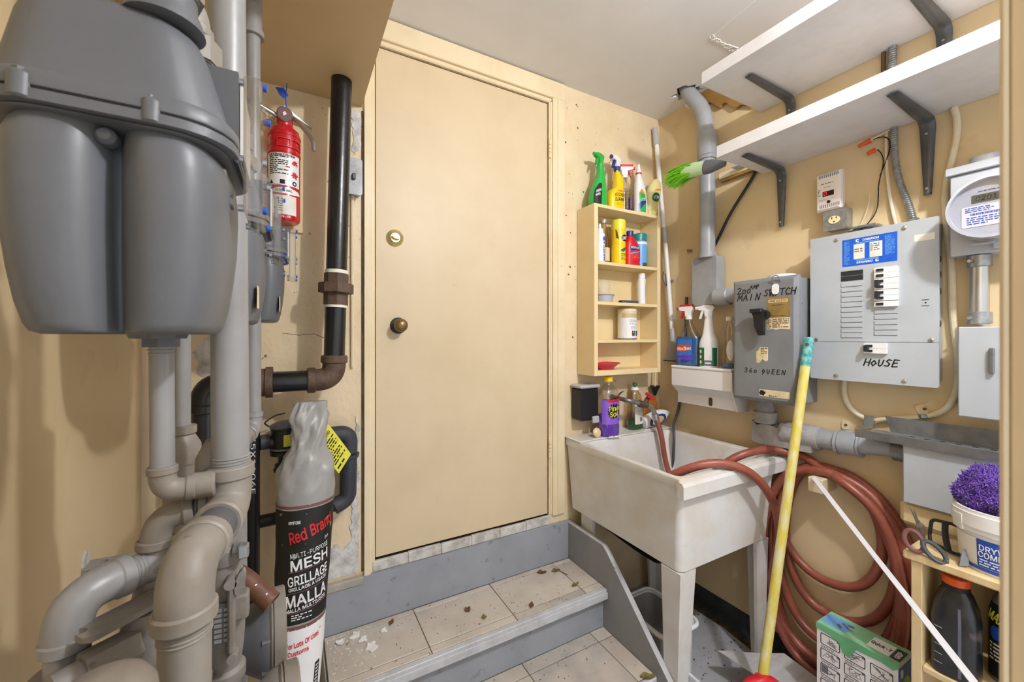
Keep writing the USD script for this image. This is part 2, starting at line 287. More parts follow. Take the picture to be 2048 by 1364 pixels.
st('floor', bx(XL - .12, XR + .12, YR, YB + .12, -.05, 0), 'floor_paint')
hole = blob(1.795, 1.382, .060, 5, amp=.3, sy=1.15)
cl = st('ceiling', ext(sbox(XL - .12, YR, XR + .12, YB + .12).difference(hole), .03, UP(0, 0, ZC)), 'ceiling_paint')
st('cavity', [bx(1.66, 1.93, 1.25, 1.5, ZC + .2, ZC + .22), bx(1.66, 1.68, 1.25, 1.5, ZC + .031, ZC + .2), bx(1.91, 1.93, 1.25, 1.5, ZC + .031, ZC + .2), bx(1.68, 1.91, 1.25, 1.27, ZC + .031, ZC + .2), bx(1.68, 1.91, 1.48, 1.5, ZC + .031, ZC + .2)], 'dark_gap', cl, label='dark hollow above the torn hole round the pipe')
g = np.random.default_rng(3)
cr = [(1.545, 1.072), (1.60, 1.076), (1.68, 1.072), (1.735, 1.068)]
st('crack', [tube(np.array([(x + g.normal(0, .003), y + dy + g.normal(0, .004), ZC - .0005) for x, y in spline(np.c_[np.array(cr), np.zeros(4)], 40)[:, :2]]), .0012 + .0022 * g.random(40), 6) for dy in (0, .006, -.007)], 'chip', cl, label='raised plaster crack running to the upper shelf')
st('seam', xf(bx(1.5465, 1.5485, .70, 1.065, ZC - .0012, ZC), -.12, (0, 0, 1), (1.5475, 1.065, 0)), 'chip', cl)
st('soffit', bx(XL, .234, YR, YB, 2.294, ZC), 'soffit_paint', label='lowered tan boxed-in ceiling above the gas meters')

# peeled plaster on the back wall
def peel(pts, seed, mat='plaster', h=.003):
    g = np.random.default_rng(seed); P = Polygon(pts).segmentize(.012); q = np.array(P.exterior.coords)[:-1]; q = q + g.normal(0, .0035, q.shape)
    return ext(Polygon(q).buffer(0), h, BW(0, 0))
st('peeled_plaster', peel([(.08, .5), (.22, .5), (.225, .60), (.20, .64), (.17, .60), (.14, .63), (.11, .58), (.085, .56)], 1), 'plaster', wb, label='broken grey and white plaster above the steps')
st('peeled_plaster', peel([(.196, .66), (.222, .60), (.226, 1.05), (.212, 1.12), (.205, .9)], 2, 'plaster', .004), 'plaster', wb)
st('peeled_plaster', peel([(.20, 2.10), (.232, 2.13), (.232, 2.28), (.19, 2.27), (.205, 2.2)], 4), 'plaster', wb)
st('peeled_plaster', peel([(-.26, 1.27), (-.21, 1.30), (-.17, 1.38), (-.22, 1.43), (-.28, 1.36)], 6), 'plaster', wb)
st('scuff_mark', ext(unary_union([blob(1.515 + .02 * math.cos(k), 2.36 + .018 * math.sin(1.7 * k), .0035, 30 + k, amp=.6) for k in range(7)]), .0008, BW(0, 0)), 'brown', wb)
st('scuff_mark', ext(unary_union([LineString([(1.55, 1.08), (1.575, 1.10), (1.60, 1.105)]).buffer(.0022), LineString([(1.565, 1.085), (1.59, 1.103)]).buffer(.003)]), .0008, BW(0, 0)), 'dgrey', wb)
for k in range(14):
    x, z = nrg.uniform(1.205, 1.33), nrg.uniform(1.4, 2.6)
    st('chipped_spot', ext(blob(x, z, nrg.uniform(.002, .005), 60 + k, amp=.5), .0008, BW(0, 0)), 'brown', wb, smooth=False)
st('crack', ext(LineString([(-.03, 1.42), (.02, 1.413), (.07, 1.418), (.11, 1.40), (.15, 1.405)]).buffer(.0009), .0006, BW(0, 0)), 'brown', wb)
# left wall: blistered paint by the strut, shallow corner bead
st('peeled_plaster', ext(Polygon([(1.240, .895), (1.262, .898), (1.266, .915), (1.252, .922), (1.242, .912)]).segmentize(.01).buffer(.003), .004, LW(0, 0)), 'plaster', wl)

# door and casing
d = thing('door_1', (DX0, YB, DZ0), kind='structure')
obj('slab', bx(DX0 + .004, DX1 - .004, YB + .008, YB + .045, DZ0 + .004, DZ1 - .004, .002), 'door_paint', d)
k0 = (.376, YB + .008, 1.452)
kn = obj('knob', lathe([(0, .067), (.012, .066), (.022, .061), (.0265, .052), (.026, .042), (.020, .034), (.012, .030), (.011, .012), (.0, .012)], k0, (0, -1, 0)), 'bronze', d, smooth=50, label='round dark bronze knob')
obj('rose', lathe([(0, .012), (.024, .012), (.031, .008), (.033, 0), (0, 0)], k0, (0, -1, 0)), 'box_dark', kn)
k1 = (.363, YB + .008, 1.806)
db = obj('deadbolt', lathe([(0, .012), (.019, .012), (.022, .016), (.026, .012), (.0325, .008), (.034, 0), (0, 0)], k1, (0, -1, 0)), 'brass', d, smooth=40, label='polished brass deadbolt with thumb turn')
obj('thumb_turn', xf(ext(ell(0, 0, .016, .007), .012, BW(k1[0], k1[2], YB - .005)), .25, (0, 1, 0), k1), 'brass', db)
for z in (2.33, .86):
    h = obj('hinge', cyl((DX1 + .002, YB - .004, z - .045), (DX1 + .002, YB - .004, z + .045), .0065, n=14), 'trim_paint', d)
    for j in (-.018, 0, .018): obj('knuckle_gap', cyl((DX1 + .002, YB - .004, z + j - .0008), (DX1 + .002, YB - .004, z + j + .0008), .0069, n=14), 'dark_brown', h)
obj('gap', [bx(DX0 - .002, DX0 + .004, YB + .014, YB + .06, DZ0 - .02, DZ1), bx(DX1 - .004, DX1 + .002, YB + .014, YB + .06, DZ0, DZ1), bx(DX0, DX1, YB + .014, YB + .06, DZ1 - .004, DZ1), bx(DX0, DX1, YB + .016, YB + .06, DZ0 - .03, DZ0 + .004)], 'dark_gap', d)
t = thing('trim_1', (DX0, YB, DZ0), kind='structure')
def jamb(x0, x1, z0, z1): return [bx(x0, x1, YB - .012, YB + .02, z0, z1, .003)]
zt = DZ1 + .1
obj('jamb_board', [bx(.2415, .2665, YB - .014, YB + .01, DZ0 - .06, zt - .001, .003), bx(.2665, DX0 - .002, YB - .004, YB + .02, DZ0 - .05, DZ1 + .012, .004), cyl((.2665, YB - .006, DZ0 - .04), (.2665, YB - .006, DZ1 + .01), .005, n=10)], 'trim_paint', t)
obj('jamb_board', [bx(DX1 + .02, 1.193, YB - .014, YB + .01, DZ0 - .005, zt - .001, .003), bx(DX1 + .006, DX1 + .02, YB - .004, YB + .02, DZ0, DZ1 + .012, .003), cyl((DX1 + .045, YB - .014, DZ0), (DX1 + .045, YB - .014, DZ1 + .04), .0045, n=10), cyl((DX1 + .02, YB - .008, DZ0), (DX1 + .02, YB - .008, DZ1 + .02), .005, n=10)], 'trim_paint', t)
obj('head_board', [bx(.2405, 1.194, YB - .016, YB + .01, DZ1 + .02, ZC - .006, .003), bx(.266, 1.13, YB - .004, YB + .02, DZ1 + .002, DZ1 + .02, .003)], 'trim_paint', t)
obj('groove_shade', bx(.2335, .2412, YB - .003, YB + .01, .5, 2.28), 'dark_brown', t, label='brown strip painted as the dark groove beside the casing')  # brown colour stands in for the shaded groove between plaster and casing
tr = thing('door_2', (JX, JY, 0), kind='structure', label='open cream door seen edge-on close at the right')
obj('leaf', bx(JX + .0012, JX + .038, -.42, JY - .0032, .012, 2.06, .001), 'leaf_paint', tr); obj('edge_bead', bx(JX, JX + .0385, JY - .003, JY, .012, 2.06, .0014), 'leaf_paint', tr)

# steps up to the door
s = thing('steps', (.66, 1.36, 0), kind='structure', label='grey painted steps with tiled treads up to the door')
SX0, SX1 = .10, 1.208
obj('riser', bx(SX0 + .001, SX1 + .024, 1.618, YB, .302, .485), 'step_paint', s)
obj('riser', bx(SX0 + .001, SX1, 1.362, 1.62, .122, .27), 'step_paint', s)
obj('riser', bx(SX0 + .001, SX1, 1.082, 1.37, 0, .09), 'step_paint', s)
obj('side_wall', [bx(SX0 - .006, SX0 + .03, 1.352, YB, 0, .29)], 'step_edge', s, label='painted side of the steps by the gas pipes')
obj('side_wall', [bx(SX0 - .005, SX0 + .001, 1.619, YB, .29, .487), bx(SX0 + .001, .24, 1.612, YB - .001, .46, .49, .004)], 'concrete', s, label='bare concrete edge of the top step')
obj('tread_bed', [bx(SX0, SX1, 1.35, 1.619, .268, .2985), bx(SX0, SX1, 1.075, 1.363, .09, .1185)], 'grout', s)
n1 = obj('nosing', [bx(SX0 - .004, SX1 - .001, 1.335, 1.357, .268, .302, .002)], 'step_edge', s, smooth=False)
obj('nosing_lip', bx(SX0 - .004, SX1 - .001, 1.329, 1.3355, .262, .290, .001), 'step_edge', n1, smooth=False)
obj('nosing', bx(SX0 - .004, SX1, 1.06, 1.08, .088, .122, .004), 'step_edge', s)
def tile(x0, x1, y0, y1, z, k):
    m = bx(x0 + .0014, x1 - .0014, y0 + .0014, y1 - .0014, z - .004, z + nrg.uniform(0, .0009), .0012)
    obj('tile', m, ('tile', 'tile_b', 'tile_c')[k % 3], s, smooth=False)
xs = [SX0, .428, .77, 1.109, SX1]
for i in range(4):
    tile(xs[i], xs[i + 1], 1.392, 1.59, .302, i % 2); tile(xs[i], xs[i + 1], 1.5905, 1.617, .302, (i + 1) % 2); tile(xs[i], xs[i + 1], 1.357, 1.3915, .302, i)
xs = [SX0, .43, .79, 1.13, SX1]
for i in range(4):
    tile(xs[i], xs[i + 1], 1.08, 1.30, .122, 2 - i % 2); tile(xs[i], xs[i + 1], 1.301, 1.362, .122, i)
obj('stringer', ext([(1.6175, 0), (1.6175, .478), (1.365, .478), (1.34, .46), (.905, .035), (.905, 0)], .023, fr((1.2082, 0, 0), (0, 1, 0), (0, 0, 1), (1, 0, 0))), 'stringer_paint', s, smooth=20, label='sloping grey side board')
obj('stringer_edge', strip(fillet([(1.2197, 1.618, .479), (1.2197, 1.365, .479), (1.2197, 1.335, .457), (1.2197, .905, .036)], .01), .0235, .002, up=(0, 0, 1)), 'step_edge', s, smooth=False)
sl = thing('threshold', (.69, YB, .485), kind='structure', label='chipped white sill strip under the door')
for i in range(6):
    x0 = DX0 - .01 + i * .14; obj('sill_board', bx(x0, x0 + .139, YB - .006, YB + .01, .486, .526 + .002 * (i % 2), .002), 'sill_white', sl, smooth=False)
bb = thing('baseboard_right', (XR, .9, 0), kind='structure')
obj('cove_strip', ext([(0, 0), (.03, 0), (.012, .012), (.006, .03), (.005, .095), (0, .098)], 2.5, fr((XR, YR + .03, 0), (-1, 0, 0), (0, 0, 1), (0, 1, 0))), 'cove_base', bb, smooth=50)
obj('dirt', ext(Polygon([(XR - .03, .15), (XR - .05, .6), (XR - .17, .8), (XR - .08, 1.0), (XR - .05, 1.2), (XR - .06, 1.45), (XR - .02, 1.62), (XR - .02, .15)]).segmentize(.03).buffer(.004), .0015, UP(0, 0, 0)), 'floor_dirt', bb, label='dark band of grime along the wall')

# ---------------------------------------------------------------- lamp that lights the room
lp = thing('ceiling_lamp', (BULB[0], BULB[1], BULB[2] + .045), 'bare bulb porcelain lampholder on the ceiling above the doorway', 'lamp')
obj('lampholder', lathe([(.0, 0), (.022, 0), (.03, .05), (.055, .08), (.06, ZC - BULB[2] - .047), (0, ZC - BULB[2] - .047)], (BULB[0], BULB[1], BULB[2] + .045)), 'white', lp)
# ---------------------------------------------------------------- bottles
class Body:
    """A lofted hollow-looking body: sections (z, half width, half depth, offset along the width), a superellipse exponent, at loc, turned by yaw. Its front looks along local -y."""
    def __init__(self, secs, loc, yaw=0.0, e=2.6, n=36, tilt=0.0):
        self.s = np.array([tuple(q) + (0,) * (4 - len(q)) for q in secs], float); self.loc = V(*loc); self.yaw = yaw; self.e = e; self.n = n; self.tilt = tilt
    def p(self, z, a, off=0.0):
        z = np.asarray(z, float); a = np.asarray(a, float); S = self.s
        hw, hd, cx = (np.interp(z, S[:, 0], S[:, k]) for k in (1, 2, 3)); k = 2 / self.e
        x = cx + (hw + off) * np.sign(np.cos(a)) * np.abs(np.cos(a)) ** k; y = (hd + off) * np.sign(np.sin(a)) * np.abs(np.sin(a)) ** k
        return self.place(np.stack([x, y, z], -1))
    def place(self, q):
        q = np.asarray(q, float)
        if self.tilt:
            c, s = math.cos(self.tilt), math.sin(self.tilt); q = np.stack([q[..., 0] * c + q[..., 2] * s, q[..., 1], -q[..., 0] * s + q[..., 2] * c], -1)
        c, s = math.cos(self.yaw), math.sin(self.yaw)
        return np.stack([q[..., 0] * c - q[..., 1] * s, q[..., 0] * s + q[..., 1] * c, q[..., 2]], -1) + self.loc
    def mesh(self, z0=None, z1=None, off=0.0):
        zs = self.s[:, 0]
        if z0 is not None: zs = np.r_[z0, zs[(zs > z0) & (zs < z1)], z1]
        th = np.linspace(0, 2 * np.pi, self.n, endpoint=False)
        return grid([self.p(np.full(self.n, z), th, off) for z in zs])
    def patch(self, z0, z1, a0=-150, a1=-30, off=.0005, m=10, k=14):
        """A print on the surface between two heights and two angles (degrees, -90 is the front)."""
        a = np.radians(np.linspace(a0, a1, k))
        return grid([np.vstack([self.p(np.full(k, z), a, off), self.p(np.full(k, z), a[::-1], -.0004)]) for z in np.linspace(z0, z1, m)])
    def wrap(self, poly, zc, ac=-90, off=.0008, h=.0004, du=.004, dv=.012, rot=0.0):
        """A flat drawing (u to the right, v up, metres) laid on the surface round height zc and angle ac."""
        if not hasattr(poly, 'geom_type'): poly = Polygon(poly)
        if rot: poly = affinity.rotate(poly, rot, origin=(0, 0))
        x0, y0, x1, y1 = poly.bounds; ms = []
        for u in np.arange(x0, x1, du):
            for w in np.arange(y0, y1, dv):
                q = poly.intersection(sbox(u, w, u + du, w + dv))
                for gq in getattr(q, 'geoms', [q]):
                    if gq.geom_type == 'Polygon' and gq.area > 1e-9: ms.append(trimesh.creation.extrude_polygon(gq, h, engine='earcut'))
        if not ms: return None
        m = cat_(ms); v = m.vertices; hw = np.interp(zc + v[:, 1], self.s[:, 0], self.s[:, 1])
        a = math.radians(ac) + v[:, 0] / np.maximum(hw, .004); P = np.array([self.p(zc + y, aa, off + d) for y, aa, d in zip(v[:, 1], a, v[:, 2])])
        return trimesh.Trimesh(P, m.faces, process=False)
    def text(self, s, h, zc, ac=-90, off=.0011, w=None, bold=True, rot=0.0, shear=0.0):
        m = txt(s, h, None, w, bold, .0004, shear, True); v = m.vertices.copy()
        if rot:
            c, q = math.cos(math.radians(rot)), math.sin(math.radians(rot)); v[:, :2] = np.stack([v[:, 0] * c - v[:, 1] * q, v[:, 0] * q + v[:, 1] * c], 1)
        hw = np.interp(zc + v[:, 1], self.s[:, 0], self.s[:, 1]); a = math.radians(ac) + v[:, 0] / np.maximum(hw, .004)
        P = np.array([self.p(zc + y, aa, off + d) for y, aa, d in zip(v[:, 1], a, v[:, 2])]); return trimesh.Trimesh(P, m.faces, process=False)
    def prints(self, rows, w, h, zc, ac=-90, seed=1, off=.0009):
        g, out, dy = random.Random(seed), [], h / rows
        for i in range(rows):
            x, y = -w / 2, h / 2 - (i + .8) * dy
            end = w / 2 if g.random() < .7 else 0
            while x < end:
                ww = min(g.uniform(.8, 2.8) * dy, end - x); out.append(sbox(x, y, x + ww, y + dy * .45)); x += ww + dy * .5
        return self.wrap(unary_union(out), zc, ac, off, .0003, du=.01)
    def top(self): return self.place(V(self.s[-1, 3], 0, self.s[-1, 0]))

def trigger(o, z, d, parent, head, lever, nozzle=None, k=1.0, collar=None, body_name='spray_head'):
    """A trigger sprayer standing at o (x, y) from height z, spraying along the horizontal direction d."""
    d = V(d[0], d[1], 0); d /= np.linalg.norm(d); sd = np.cross([0, 0, 1], d); F = fr((o[0], o[1], z), d, (0, 0, 1), -sd) ; W = lambda p, w, c=0: ext(Polygon(np.array(p) * k).buffer(.0018 * k).buffer(-.0006 * k), w * k, F, -w * k / 2)
    h = obj(body_name, [W([(-.013, .012), (-.016, .034), (-.022, .046), (-.018, .055), (.012, .058), (.036, .054), (.040, .048), (.038, .040), (.014, .036), (.012, .012)], .018), at(trimesh.creation.box((.012 * k, .012 * k, .014 * k)), F @ trimesh.transformations.translation_matrix((.038 * k, .047 * k, 0)))], head, parent, smooth=40)
    obj('trigger', W([(.016, .040), (.024, .041), (.029, .028), (.033, .012), (.036, .004), (.031, .003), (.026, .016), (.020, .030)], .012), lever, h, smooth=30)
    obj('nozzle', cyl(F @ V(.043 * k, .047 * k, 0, 1) @ np.eye(4)[:, :3] if False else (F @ V(.043 * k, .047 * k, 0, 1))[:3], (F @ V(.052 * k, .047 * k, 0, 1))[:3], .0075 * k, n=16), nozzle or lever, h)
    obj('collar', cyl((o[0], o[1], z - .004 * k), (o[0], o[1], z + .014 * k), .0145 * k, n=24, c=.0015), collar or head, parent)

# ---------------------------------------------------------------- shelves on the right wall
def shelf(z, xf_, y0, y1, label):
    t = thing('wall_shelf', (1.70, (y0 + y1) / 2, z), label, 'shelf', 'white shelves on the right wall')
    obj('board', ext([(1.878, y0), (1.878, y1 - .004), (xf_ + .03, y1), (xf_, y1 - .006), (xf_, y0)], .03, UP(0, 0, z)), 'shelf_white', t)
    obj('front_edge', bx(xf_ - .004, xf_, y0, y1 - .008, z - .004, z + .044, .001), 'shelf_white', t)
    return t
shelf(2.147, 1.534, -.5, 1.046, 'lower white wall shelf above the electrical panels')
shelf(2.434, 1.458, -.5, 1.060, 'upper white wall shelf just under the ceiling')
def bracket(y, zs, xt, zb, label):
    t = thing('shelf_bracket', (1.875, y, zb), label, 'bracket', 'dark grey shelf brackets')
    P = fillet([(1.868, y, zb), (1.866, y, zs - .012), (xt, y, zs - .004)], .035, 8)
    Q = np.linspace(0, 1, len(P))
    for nm, seg in (('upright', P[:6]), ('arm', P[5:])):
        pass
    d = np.gradient(P, axis=0); d /= np.linalg.norm(d, axis=1, keepdims=True)
    w = np.interp(np.r_[0, np.cumsum(np.linalg.norm(np.diff(P, axis=0), axis=1))], [0, .12, .26, .42, .62], [.010, .018, .021, .018, .010])
    nrm = np.stack([-d[:, 2], 0 * d[:, 0], d[:, 0]], 1); nrm *= np.sign(nrm @ V(-1, 0, -1))[:, None]
    rings = [[p + V(0, ww, 0), p + V(0, ww * .9, 0) + nn * .004, p + V(0, ww * .35, 0) + nn * .010, p + V(0, -ww * .35, 0) + nn * .010, p + V(0, -ww * .9, 0) + nn * .004, p + V(0, -ww, 0)] for p, ww, nn in zip(P, w, nrm)]
    h = len(P) // 2
    obj('upright', grid(rings[:h + 1]), 'bracket', t, smooth=50); obj('arm', grid(rings[h:]), 'bracket', t, smooth=50)
    for px_, pz in ((1.862, zb + .02), (1.86, zs - .06)):
        obj('screw', cyl((px_ - .006, y, pz), (px_ + .004, y, pz), .004, n=10), 'steel', t)
    obj('screw', cyl((xt + .02, y, zs - .012), (xt + .02, y, zs - .002), .004, n=10), 'steel', t)
bracket(.962, 2.145, 1.60, 1.885, 'dark grey bracket under the left end of the lower shelf')
bracket(.505, 2.145, 1.585, 1.883, 'dark grey bracket under the lower shelf, above the breaker panel')
bracket(.925, 2.432, 1.56, 2.20, 'dark grey bracket under the left end of the upper shelf')
bracket(.466, 2.432, 1.55, 2.20, 'dark grey bracket under the upper shelf, at the top right of the picture')
obj('wood_cleat', ext([(1.375, 2.668), (1.375, 2.60), (1.30, 2.60), (1.245, 2.545), (1.235, 2.555), (1.215, 2.555), (1.165, 2.50), (1.14, 2.505), (1.07, 2.467), (1.07, 2.668)], .020, fr((1.858, 0, 0), (0, 1, 0), (0, 0, 1), (1, 0, 0))), 'batten', label='notched brown wooden cleat at the ceiling beside the torn hole', cat='wood cleat')
w = thing('wood_batten', (1.86, 1.16, 2.17), 'cream wooden batten under the left end of the lower shelf', 'batten')
obj('strip', bx(1.845, 1.879, 1.05, 1.24, 2.182, 2.212, .002), 'trim_paint', w); obj('strip', bx(1.85, 1.879, 1.05, 1.24, 2.171, 2.1815), 'batten', w); obj('latch', bx(1.80, 1.844, 1.09, 1.15, 2.196, 2.208, .003), 'grey', w, label='grey metal latch plate')

# ---------------------------------------------------------------- breaker panel
bp = thing('breaker_panel', (1.835, .637, 1.247), 'light grey breaker panel marked HOUSE with a blue circuit label', 'electrical panel')
obj('back_box', bx(1.797, 1.879, .473, .806, 1.262, 1.78, .002), 'panel_grey', bp)
PX = 1.79
u0 = obj('upper_cover', ext(rrect(-.817, 1.3895, -.459, 1.79, .004), .008, RW(0, 0, PX + .008)), 'panel_grey', bp)
obj('lower_cover', ext(rrect(-.817, 1.245, -.459, 1.388, .007), .008, RW(0, 0, PX + .008)), 'panel_grey', bp)
bl = obj('circuit_label', ext(sbox(-.712, 1.665, -.558, 1.764), .0006, RW(0, 0, PX)), 'blue_label', bp, label='blue circuit directory label')
objs('schedule', [ext(sbox(a, 1.688, b, 1.742), .0004, RW(0, 0, PX - .0006)) for a, b in ((-.678, -.646), (-.632, -.597))], 'paper', bl)
obj('print', [fine_print(-.676, 1.712, -.652, 1.728, 2, RW(0, 0, PX - .001), 3), fine_print(-.630, 1.71, -.605, 1.738, 4, RW(0, 0, PX - .001), 4)], 'ink_grey', bl)
obj('print', [fine_print(-.706, 1.672, -.69, 1.757, 24, RW(0, 0, PX - .0006), 5), fine_print(-.59, 1.69, -.564, 1.757, 24, RW(0, 0, PX - .0006), 6), ext(sbox(-.67, 1.744, -.607, 1.7475), .0004, RW(0, 0, PX - .0006)), ext(sbox(-.67, 1.682, -.607, 1.6855), .0004, RW(0, 0, PX - .0006))], 'lblue', bl)
obj('lettering', [txt('COMMANDER', .0075, RW(.653, 1.751, PX - .0006), .046, True, shear=.2), ext(rrect(-.672, 1.750, -.662, 1.7595, .003).difference(sbox(-.668, 1.753, -.66, 1.757)), .0005, RW(0, 0, PX - .0006)), txt('COMMANDER', .007, fr((PX - .0006, .622, 1.679), (0, 1, 0), (0, 0, -1), (-1, 0, 0)), .046, True, shear=.2), ext(rrect(-.616, 1.671, -.606, 1.680, .003).difference(sbox(-.612, 1.674, -.6, 1.677)), .0005, RW(0, 0, PX - .0006))], 'white', bl)
for i in range(2): obj('blank_slot', ext(sbox(-.7155, 1.6315 - i * .019, -.6505, 1.6485 - i * .019), .0015, RW(0, 0, PX)), 'breaker_dark', bp, label='black open slot')
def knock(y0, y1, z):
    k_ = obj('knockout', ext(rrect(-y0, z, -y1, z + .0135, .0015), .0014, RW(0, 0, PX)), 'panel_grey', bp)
    obj('edge_shade', ext(Polygon([(-y0 - .0014, z + .012), (-y0 - .0014, z - .0014), (-y1, z - .0014), (-y1, z), (-y0, z), (-y0, z + .012)]), .0008, RW(0, 0, PX)), 'dgrey', k_)  # dark L paints the shade along the left and bottom edges
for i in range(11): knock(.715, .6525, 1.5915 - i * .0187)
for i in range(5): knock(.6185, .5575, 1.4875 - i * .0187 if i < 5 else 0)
def breaker(z, y0=.6155, y1=.5545, hgt=.0185):
    b = obj('breaker', ext(rrect(-y0, z, -y1, z + hgt, .0012), .011, RW(0, 0, PX)), 'white', bp)
    obj('toggle', ext(sbox(-y0 + .006, z + .005, -y0 + .025, z + hgt - .005), .0035, RW(0, 0, PX - .011)), 'breaker_dark', b)
for z in (1.6285, 1.6095, 1.590, 1.571, 1.551, 1.532, 1.511): breaker(z)
for z in (1.577, 1.538): obj('tie_bar', ext(rrect(-.6105, z, -.599, z + .027, .002), .014, RW(0, 0, PX - .011)), 'breaker_dark', bp)
breaker(1.367, .645, .583, .0175); breaker(1.349, .645, .583, .0175); obj('tie_bar', ext(rrect(-.641, 1.355, -.629, 1.378, .002), .013, RW(0, 0, PX - .011)), 'breaker_dark', bp)
obj('lettering', hand('HOUSE', .024, RW(.650, 1.305, PX), .8, .11, .25), 'ink', bp, label='handwritten HOUSE')
obj('sticker', ext(sbox(-.516, 1.719, -.468, 1.741), .0004, RW(0, 0, PX)), 'paper', bp)
obj('latch_slot', [ext(sbox(-.499, 1.526, -.481, 1.5275), .0006, RW(0, 0, PX)), ext(sbox(-.499, 1.507, -.481, 1.5085), .0006, RW(0, 0, PX)), ext(ell(-.489, 1.5175, .0022, .0022), .0006, RW(0, 0, PX))], 'ink', bp)
for y, z in ((.73, 1.77), (.54, 1.771), (.795, 1.398), (.476, 1.398), (.731, 1.262), (.54, 1.26)): obj('screw', lathe([(.007, 0), (.0065, .003), (.003, .0045), (0, .0046)], (PX, y, z), (-1, 0, 0), 14), 'steel', bp)
for z in (1.66, 1.61, 1.555, 1.45): obj('side_knockout', cyl((1.838, .474, z), (1.838, .468, z), .011, n=14), 'rust', bp)

# ---------------------------------------------------------------- main switch
ms = thing('main_switch', (1.79, .955, 1.138), 'dark grey main switch box with handwriting and a black lever', 'switch box')
obj('box', bx(1.735, 1.879, .832, 1.08, 1.142, 1.642, .002), 'switch_grey', ms)
obj('cover', hull([(x, y, z) for x, i in ((1.735, 0), (1.722, 0), (1.71, .014)) for y, z in ((.824 + i, 1.136 + i), (1.086 - i, 1.136 + i), (1.086 - i, 1.65 - i), (.824 + i, 1.65 - i))]), 'switch_grey', ms, smooth=False)
SX = 1.71
hn = obj('lever', [ext([(-.985, 1.52), (-.955, 1.523), (-.932, 1.515), (-.932, 1.413), (-.952, 1.412), (-.968, 1.45), (-.972, 1.49)], .016, RW(0, 0, SX - .022)), cyl((SX, .943, 1.497), (SX - .024, .943, 1.497), .02, n=18), bx(SX - .05, SX - .03, .934, .982, 1.505, 1.522, .003)], 'black_plastic', ms, smooth=35, label='black switch lever')
gl = obj('rating_plate', ext(sbox(-.938, 1.485, -.85, 1.566), .0006, RW(0, 0, SX)), 'gold_label', ms, label='gold rating plate')
obj('lettering', [ext(unary_union([sbox(a, 1.545, a + .022, 1.5575).difference(sbox(a + .0022, 1.5475, a + .024, 1.555) if i == 0 else sbox(a + .003, 1.5475, a + .0195, 1.5502).union(sbox(a + .003, 1.5525, a + .0195, 1.555))) for i, a in enumerate((-.931, -.906, -.881))]), .0005, RW(0, 0, SX - .0006))], 'cream_label', gl, label='outlined capital letters on the plate')
objs('print', [fine_print(-.92, 1.532, -.87, 1.538, 1, RW(0, 0, SX - .0006), 8), fine_print(-.925, 1.489, -.868, 1.495, 1, RW(0, 0, SX - .0006), 9)], 'brown', gl)
tl = obj('test_label', [ext(Polygon([(-.938, 1.437), (-.918, 1.437), (-.918, 1.484), (-.938, 1.484)]), .0006, RW(0, 0, SX)), ext(Polygon([(-.916, 1.438), (-.902, 1.435), (-.885, 1.439), (-.85, 1.436), (-.85, 1.484), (-.916, 1.484)]), .0006, RW(0, 0, SX))], 'cream_label', ms)
obj('print', [fine_print(-.936, 1.44, -.92, 1.482, 7, RW(0, 0, SX - .0006), 11), fine_print(-.914, 1.443, -.853, 1.482, 5, RW(0, 0, SX - .0006), 12)], 'brown', tl)
objs('lettering', [hand('200', .026, RW(1.062, 1.592, SX), .78, .1, .12), hand('AMP', .016, RW(1.008, 1.609, SX), .85, .1, .2), hand('MAIN', .026, RW(1.062, 1.562, SX), 1.0, .1, .15), hand('SWITCH', .026, RW(.950, 1.574, SX), .78, .1, .15)], 'ink', ms, label='handwritten 200 AMP MAIN SWITCH')
obj('lettering', hand('360 QUEEN', .019, RW(1.03, 1.255, SX), 1.02, .09, .1), 'ink', ms, label='handwritten 360 QUEEN')
sk = obj('sticker', peel([(0, 0), (.047, .01), (.047, .068), (0, .065), (.004, .03)], 9, h=.0006).copy(), 'cream_label', ms) if False else obj('sticker', ext(Polygon([(-.980, 1.298), (-.968, 1.297), (-.955, 1.315), (-.943, 1.305), (-.933, 1.31), (-.933, 1.364), (-.965, 1.364), (-.972, 1.35), (-.98, 1.345)]), .0006, RW(0, 0, SX)), 'cream_label', ms, label='torn inspection sticker')
obj('print', fine_print(-.962, 1.335, -.935, 1.362, 4, RW(0, 0, SX - .0006), 14), 'bronze', sk)
st2 = obj('sticker', ext(sbox(-.968, 1.161, -.852, 1.189), .0006, RW(0, 0, SX)), 'cream_label', ms, label='stained paper strip')
obj('print', [fine_print(-.93, 1.163, -.856, 1.169, 1, RW(0, 0, SX - .0006), 15), ext(blob(-.955, 1.175, .011, 4, sy=.9), .0004, RW(0, 0, SX - .0006))], 'ink', st2)
hs = obj('hasp', ext(rrect(-.914, 1.578, -.889, 1.62, .011), .004, RW(0, 0, SX - .004)), 'white', ms, label='white tab under a wire hasp')
obj('wire', tube(fillet([(SX, .913, 1.62), (SX - .014, .911, 1.65), (SX - .012, .89, 1.655), (SX, .888, 1.625)], .01), .0016, 6), 'dull_steel', hs)
obj('side_screw', cyl((1.76, .8325, 1.54), (1.76, .829, 1.54), .004, n=10), 'steel', ms)
jl = thing('jar_lid', (1.80, .92, 1.6505), 'round white lid lying on top of the main switch box', 'lid')
obj('disc', cyl((1.80, .925, 1.6505), (1.80, .925, 1.662), .052, n=36, c=.002), 'white', jl); obj('rim', ring((1.80, .925, 1.6622), (1.80, .925, 1.665), .05, .044), 'white', jl)

